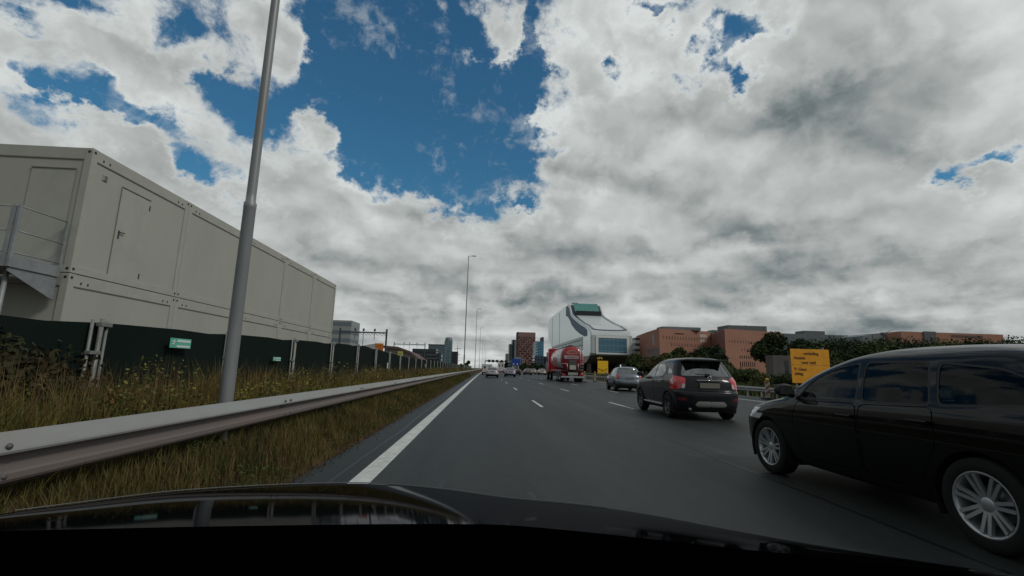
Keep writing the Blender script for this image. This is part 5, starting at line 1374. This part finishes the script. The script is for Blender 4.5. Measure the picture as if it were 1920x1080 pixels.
for i, (pxx, Yd) in enumerate(((1640, 55), (1700, 60), (1590, 52), (1505, 50), (1760, 58), (1830, 56), (1462, 52))):
    p = at(pxx, 690, Yd); shrub('bush', '%s low dark bush in front of the concrete building and far trees' % ['middle', 'fourth', 'second', 'small', 'fifth', 'last', 'first'][i], p.x, Yd, 2.0 + (i % 3) * .4 if i != 6 else 1.7, 7, MDG if i % 2 else DKG, 3000, .14, 'low bushes behind the right guardrail', 20 + i)
for i, (pxx, ytop, Yd, wpx, mm, lab) in enumerate([(940, 676, 420, 14, DKG, 'dark tree behind the lane signals'), (950, 679, 400, 12, DKG, 'small dark tree between the signals and the blue sign'),
    (982, 683, 300, 20, DKG, 'dark tree at the foot of the red brick tower, left side'), (998, 682, 290, 20, DKG, 'dark tree at the foot of the red brick tower, right side'), (1013, 684, 280, 18, DKG, 'dark tree left of the red tanker cab'),
    (877, 675, 165, 10, MDG, 'pointed green tree between the second and third lamp posts'), (845, 684, 120, 18, LTG, 'round green bush at the end of the site fence'), (864, 682, 105, 12, LTG, 'pale bush at the foot of the second lamp post'), (828, 686, 105, 16, MDG, 'dark green scrub against the far part of the fence')]):
    p = at(pxx, ytop, Yd); tree('deciduous_tree', lab, p.x, Yd, p.z, wpx / FPX * Yd, mm, 2000, .12 + Yd * .0012, .1, 9, 'far trees along the motorway')

# ------------------------------------------------------------------ grass and weeds (uncountable)
def blades(name, xs, ys, hs, wd, m, lean=.35, base=None):
    n = len(xs); a = rng.random(n) * 2 * np.pi; l = rng.random(n) * lean * hs
    bx = xs; by = ys; bz = np.array([lz(x) for x in xs]) if base is None else base
    dx, dy = np.cos(a), np.sin(a); b2 = a + np.pi / 2 + rng.normal(size=n) * .6; wx, wy = np.cos(b2) * wd, np.sin(b2) * wd
    z = np.zeros(n)
    off = 2.4e-5 * ys ** 2
    P0 = np.stack([bx + off - wx, by - wy, bz - .02], 1); P1 = np.stack([bx + off + wx, by + wy, bz - .02], 1)
    M = np.stack([bx + off + dx * l * .45, by + dy * l * .45, bz + hs * .6], 1)
    P2 = M + np.stack([wx, wy, z], 1) * .7; P3 = M - np.stack([wx, wy, z], 1) * .7; T = np.stack([bx + off + dx * l, by + dy * l, bz + hs], 1)
    V = np.stack([P0, P1, P2, P3, T], 1).reshape(-1, 3)
    k = np.arange(n) * 5; L_ = np.stack([k, k + 1, k + 2, k + 3, k + 3, k + 2, k + 4], 1).ravel()
    me = bpy.data.meshes.new(name); me.vertices.add(5 * n); me.vertices.foreach_set('co', V.astype(np.float32).ravel())
    me.loops.add(7 * n); me.loops.foreach_set('vertex_index', L_.astype(np.int32))
    me.polygons.add(2 * n); st = np.stack([np.arange(n) * 7, np.arange(n) * 7 + 4], 1).ravel(); tt = np.tile([4, 3], n)
    me.polygons.foreach_set('loop_start', st.astype(np.int32)); me.polygons.foreach_set('loop_total', tt.astype(np.int32)); me.update(); me.validate()
    return me
GR1 = leafm('grass_green_brown', (.115, .098, .028), (.036, .044, .013), .7); GR2 = leafm('grass_dry_straw', (.15, .095, .045), (.08, .062, .024), 1.6); GR3 = leafm('weeds_yellow_brown', (.20, .145, .036), (.05, .068, .018), .8)
GR4 = leafm('weeds_dark', (.024, .034, .014), (.045, .032, .016), .9)
def ysamp(n, y0, y1, p=2.2): return y0 + (y1 - y0) * rng.random(n) ** p
# low grass in front of and under the guardrail
n = 50000; xs = -1.98 - 1.45 * rng.random(n) ** .9; ys = ysamp(n, .9, 70); hs = (.05 + .16 * rng.random(n)) * (.45 + .75 * np.clip((-1.9 - xs) / .5, 0, 1)) * (1 + ys * .008)
tag(obj('verge_grass', blades('g', xs, ys, hs, .003 + .0002 * ys, GR1, .9), GR1), kind='stuff')
n = 15000; xs = -1.93 - .75 * rng.random(n) ** 1.2; ys = ysamp(n, .9, 60); hs = (.03 + .20 * rng.random(n)) * (.35 + .9 * np.clip((-1.9 - xs) / .5, 0, 1))
tag(obj('dry_grass', blades('g', xs, ys, hs, .003 + .0002 * ys, GR2, .6), GR2), kind='stuff')
# tall weeds between the guardrail and the fence
n = 60000; xs = -3.15 - 2.4 * rng.random(n); ys = ysamp(n, 2.5, 110, 2.0)
cl = .5 + .5 * np.sin(xs * 3.1 + ys * 1.9) * np.cos(ys * 1.3 - xs * 2.3); hs = (.20 + .52 * rng.random(n) * (.45 + .8 * cl)) * (.75 + .45 * (xs < -3.9))
keep = (np.hypot(xs + 3.3, ys - 6) > .2)
xs, ys, hs = xs[keep], ys[keep], hs[keep]
tag(obj('tall_weeds', blades('g', xs, ys, hs, .005 + .00028 * ys, GR3, .95), GR3), kind='stuff')
n = 14000; xs = -3.3 - 2.2 * rng.random(n); ys = ysamp(n, 2.5, 90, 2.0); hs = .35 + .55 * rng.random(n)
tag(obj('straw_stalks', blades('g', xs, ys, hs, .0028 + .0002 * ys, GR2, .35), GR2), kind='stuff')
# broad-leaved weeds in drifts, behind and in front of the rail
def drift(name, n, x0, x1, y0, y1, zr, size, m, p=1.8, thr=0.):
    xs = x0 + (x1 - x0) * rng.random(n); ys = ysamp(n, y0, y1, p); cl = np.sin(xs * 2.3 + ys * 1.1) * np.cos(ys * .83 - xs * 1.7) + .5 * np.sin(ys * 2.9)
    k = cl > thr; xs, ys, cl = xs[k], ys[k], cl[k]; n = len(xs)
    zs_ = np.array([lz(x) for x in xs]) + zr * rng.random(n) * (.35 + .5 * np.clip(cl, 0, 1.3)); s = size * (.5 + rng.random(n)) * (1 + ys * .05)
    u = rng.normal(size=(n, 3)) * np.array([1, 1, .6]); u /= np.linalg.norm(u, axis=1)[:, None]; w_ = np.cross(u, rng.normal(size=(n, 3))); w_ /= np.linalg.norm(w_, axis=1)[:, None]
    u *= s[:, None]; w_ *= (s * .5)[:, None]; c = np.stack([xs + 2.4e-5 * ys ** 2, ys, zs_], 1)
    V = np.stack([c - u, c - w_, c + u, c + w_], 1).reshape(-1, 3); me = pymesh(name, [], [])
    me.vertices.add(4 * n); me.vertices.foreach_set('co', V.astype(np.float32).ravel()); me.loops.add(4 * n); me.loops.foreach_set('vertex_index', np.arange(4 * n, dtype=np.int32))
    me.polygons.add(n); me.polygons.foreach_set('loop_start', np.arange(0, 4 * n, 4, dtype=np.int32)); me.polygons.foreach_set('loop_total', np.full(n, 4, np.int32)); me.update(); me.validate()
    return tag(obj(name, me, m), kind='stuff')
drift('leafy_weeds', 60000, -5.5, -3.1, 2.6, 100, .85, .016, leafm('weed_leaves', (.20, .19, .05), (.05, .075, .022), 1.3))
drift('reddish_weeds', 16000, -5.4, -3.2, 3.0, 60, .75, .015, leafm('weed_red', (.20, .085, .03), (.10, .07, .025), 2.0), thr=.35)
drift('ground_weeds', 30000, -3.1, -2.0, 1.2, 60, .22, .011, leafm('weed_green', (.075, .10, .026), (.03, .045, .014), 2.0), thr=.1)
# loose grit and dry litter along the asphalt edge
n = 3500; xs = -1.97 + .09 * rng.normal(size=n); ys = ysamp(n, 1.2, 45)
drift_b = blades('g', xs, ys, .006 + .012 * rng.random(n), .006 + .0002 * ys, GR2, 3.0, np.where(xs > -1.93, .004, 0.0)); tag(obj('edge_litter', drift_b, leafm('litter', (.09, .06, .035), (.03, .022, .014), 4.0)), kind='stuff')
# far grass bank right
n = 16000; xs = 15.5 + 7 * rng.random(n); ys = ysamp(n, 12, 120, 1.5)
tag(obj('right_verge_grass', blades('g', xs, ys, .2 + .35 * rng.random(n), .02 + .0004 * ys, GR1, .5, np.clip((xs - 17) * .04, 0, .2)), MDG), kind='stuff')
for i, (x, y, h, w_, mm, lab) in enumerate([(-4.75, 3.6, .95, 1.5, GR4, 'dark bramble thicket nearest the left edge, behind the guardrail'), (-3.12, 5.75, .42, .6, MDG, 'low green weed clump at the foot of the nearest lamp post'), (-5.15, 5.3, 1.95, 1.7, GR4, 'dark leafy thicket against the fence at the left edge'), (-4.4, 4.6, .75, 1.1, DRY, 'reddish brown dock clump behind the guardrail at the left'),
    (-4.7, 7.6, .8, 1.0, DRY, 'dry brown shrub between fence and guardrail, left of the thick pole'), (-4.6, 15.2, .95, 1.5, DRY, 'grey-brown shrub right of the thick pole, before the fence'), (-4.8, 21, 1.0, 2.2, GR3, 'yellow-brown bushy weeds halfway along the fence'), (-4.9, 29, 1.0, 2.6, MDG, 'olive bushy weeds before the far fence panels'), (-4.9, 41, 1.1, 3, DRY, 'brown bushy weeds far along the fence')]):
    shrub('weed_shrub', lab, x, y, h, w_, mm, 9000 if y < 8 else 3000, .026 + y * .0022, 'weedy shrubs before the fence', 40 + i)

# ------------------------------------------------------------------ the car the photograph is taken from
HOODM = bpy.data.materials.new('own_paint_black'); HOODM.use_nodes = True
def _hood(nt):
    nt.nodes.clear(); d = nt.nodes.new('ShaderNodeBsdfDiffuse'); d.inputs[0].default_value = (.0008, .0008, .001, 1)
    g = nt.nodes.new('ShaderNodeBsdfGlossy'); g.inputs['Roughness'].default_value = .05; g.inputs[0].default_value = (.42, .42, .45, 1)
    f = nt.nodes.new('ShaderNodeFresnel'); f.inputs[0].default_value = 1.33; mx = nt.nodes.new('ShaderNodeMixShader'); o = nt.nodes.new('ShaderNodeOutputMaterial')
    nt.links.new(f.outputs[0], mx.inputs[0]); nt.links.new(d.outputs[0], mx.inputs[1]); nt.links.new(g.outputs[0], mx.inputs[2]); nt.links.new(mx.outputs[0], o.inputs[0])
_hood(HOODM.node_tree)
DASHM = mat('dashboard_black', (.0004, .0004, .0006), rough=.9, spec=.0)
EDGEM = mat('bonnet_edge', (.09, .10, .10), rough=.5)
me_t = empty('black_car', 'black bonnet and dashboard of the car driving in the left lane, filling the bottom edge', 'car', (0, 1, .7))
off = Vector((0, 1, .7))
front = [(-60, 978, 1.22), (0, 964, 1.26), (150, 944, 1.38), (330, 922, 1.58), (500, 911, 1.76), (640, 906.5, 1.88), (740, 909, 1.93), (850, 920, 1.93), (950, 934, 1.90), (1080, 946, 1.84), (1200, 962, 1.74), (1400, 999, 1.52), (1600, 1034, 1.34), (1900, 1082, 1.16), (2000, 1096, 1.12)]
rear = [(-60, 1010, .94), (0, 1004, .94), (150, 1000, .94), (330, 996, .95), (500, 993, .96), (640, 991, .96), (740, 990, .96), (850, 990, .96), (950, 992, .96), (1080, 1003, .96), (1200, 1016, .95), (1400, 1038, .94), (1600, 1058, .93), (1900, 1092, .92), (2000, 1100, .92)]
F = [at(*p) for p in front]; Rr = [at(*p) for p in rear]
def cr(P, t):
    n = len(P) - 1; i = min(int(t * n), n - 1); u = t * n - i
    p0, p1, p2, p3 = P[max(i - 1, 0)], P[i], P[i + 1], P[min(i + 2, n)]
    return .5 * ((2 * p1) + (p2 - p0) * u + (2 * p0 - 5 * p1 + 4 * p2 - p3) * u * u + (3 * p1 - p0 - 3 * p2 + p3) * u ** 3)
NU, NV = 70, 24; v = []; f = []
for j in range(NV + 3):
    s = j / NV
    for i in range(NU + 1):
        a, b_ = cr(F, i / NU), cr(Rr, i / NU)
        if j <= NV: p = b_.lerp(a, s); p.z += .010 * math.sin(math.pi * s) 
        else:
            d = (j - NV) * .35; dr = (a - b_); dr.z = 0; dr.normalize(); p = a + dr * (.03 * d) - Vector((0, 0, .035 * d * d))
        v.append(p - off)
for j in range(NV + 2):
    for i in range(NU): a = j * (NU + 1) + i; f.append((a, a + 1, a + NU + 2, a + NU + 1))
hood = obj('bonnet', pymesh('bonnet', v, f), HOODM, me_t, smooth=True)
bm = B(); pts = [cr(F, i / 90) + Vector((0, -.004, .004)) - off for i in range(8, 62)]
for a, b_ in zip(pts, pts[1:]): tube(bm, a, b_, .0016, n=4, caps=False)
obj('bonnet_edge', bm, EDGEM, hood)
v = []; f = []                                                       # dashboard top behind the bonnet
for i in range(NU + 1):
    a = cr(Rr, i / NU) - off; v += [tuple(a + Vector((0, .01, .004))), (a.x * .98, -.55 , .11), (a.x * .98, -1.3, .08)]
for i in range(NU):
    for k in range(2): a = 3 * i + k; f.append((a, a + 3, a + 4, a + 1))
obj('dashboard', pymesh('dashboard', v, f), DASHM, me_t, smooth=True)
def wiper(p0, p1, p2):
    bm = B(); tube(bm, p0 - off, p1 - off, .008, .005, 6); tube(bm, p1 - off, p2 - off, .004, .003, 6); return obj('wiper', bm, mat('wiper_black', (.006, .006, .006), rough=.6), me_t)
wiper(at(330, 1000, .99), at(160, 985, 1.02), at(560, 985, 1.03))

# ------------------------------------------------------------------ separate pieces of a part become parts of their own
def explode(o):
    bm = B(); bm.from_mesh(o.data); isl = islands(bm)
    if len(isl) < 2: bm.free(); return
    for n_, vs in enumerate(isl):
        k = B(); mp = {v: k.verts.new(v.co) for v in vs}
        for fc in {f_ for v in vs for f_ in v.link_faces}:
            g_ = k.faces.new([mp[v] for v in fc.verts]); g_.smooth = fc.smooth; g_.material_index = fc.material_index
        me = bpy.data.meshes.new(o.data.name); k.to_mesh(me); k.free()
        for mt in o.data.materials: me.materials.append(mt)
        if n_ == 0: old = o.data; first = me; continue
        c = o.copy(); c.data = me; C.objects.link(c); c.parent = o.parent
    bm.free(); o.data = first
EXPLODE = ('lettering', 'balcony_band', 'splice_bolt', 'chevron', 'stripe', 'slit_opening', 'warning_lamp', 'bolt', 'corner_casting', 'railing_post', 'toe_board', 'hinge', 'panel_seam', 'door_seam', 'sill_trim', 'roof_plant', 'roof_edge', 'lime_panel', 'pale_band', 'wire_hanger', 'leg', 'white_arrow', 'vent_slot', 'rear_rail', 'mud_flap', 'walkway', 'ground_floor', 'nose_frame', 'colonnade')
for o in [o for o in C.objects if o.type == 'MESH' and o.parent and o.name.split('.')[0] in EXPLODE and not (o.name.split('.')[0] == 'leg' and 'shoe' in o.parent.name)]: explode(o)
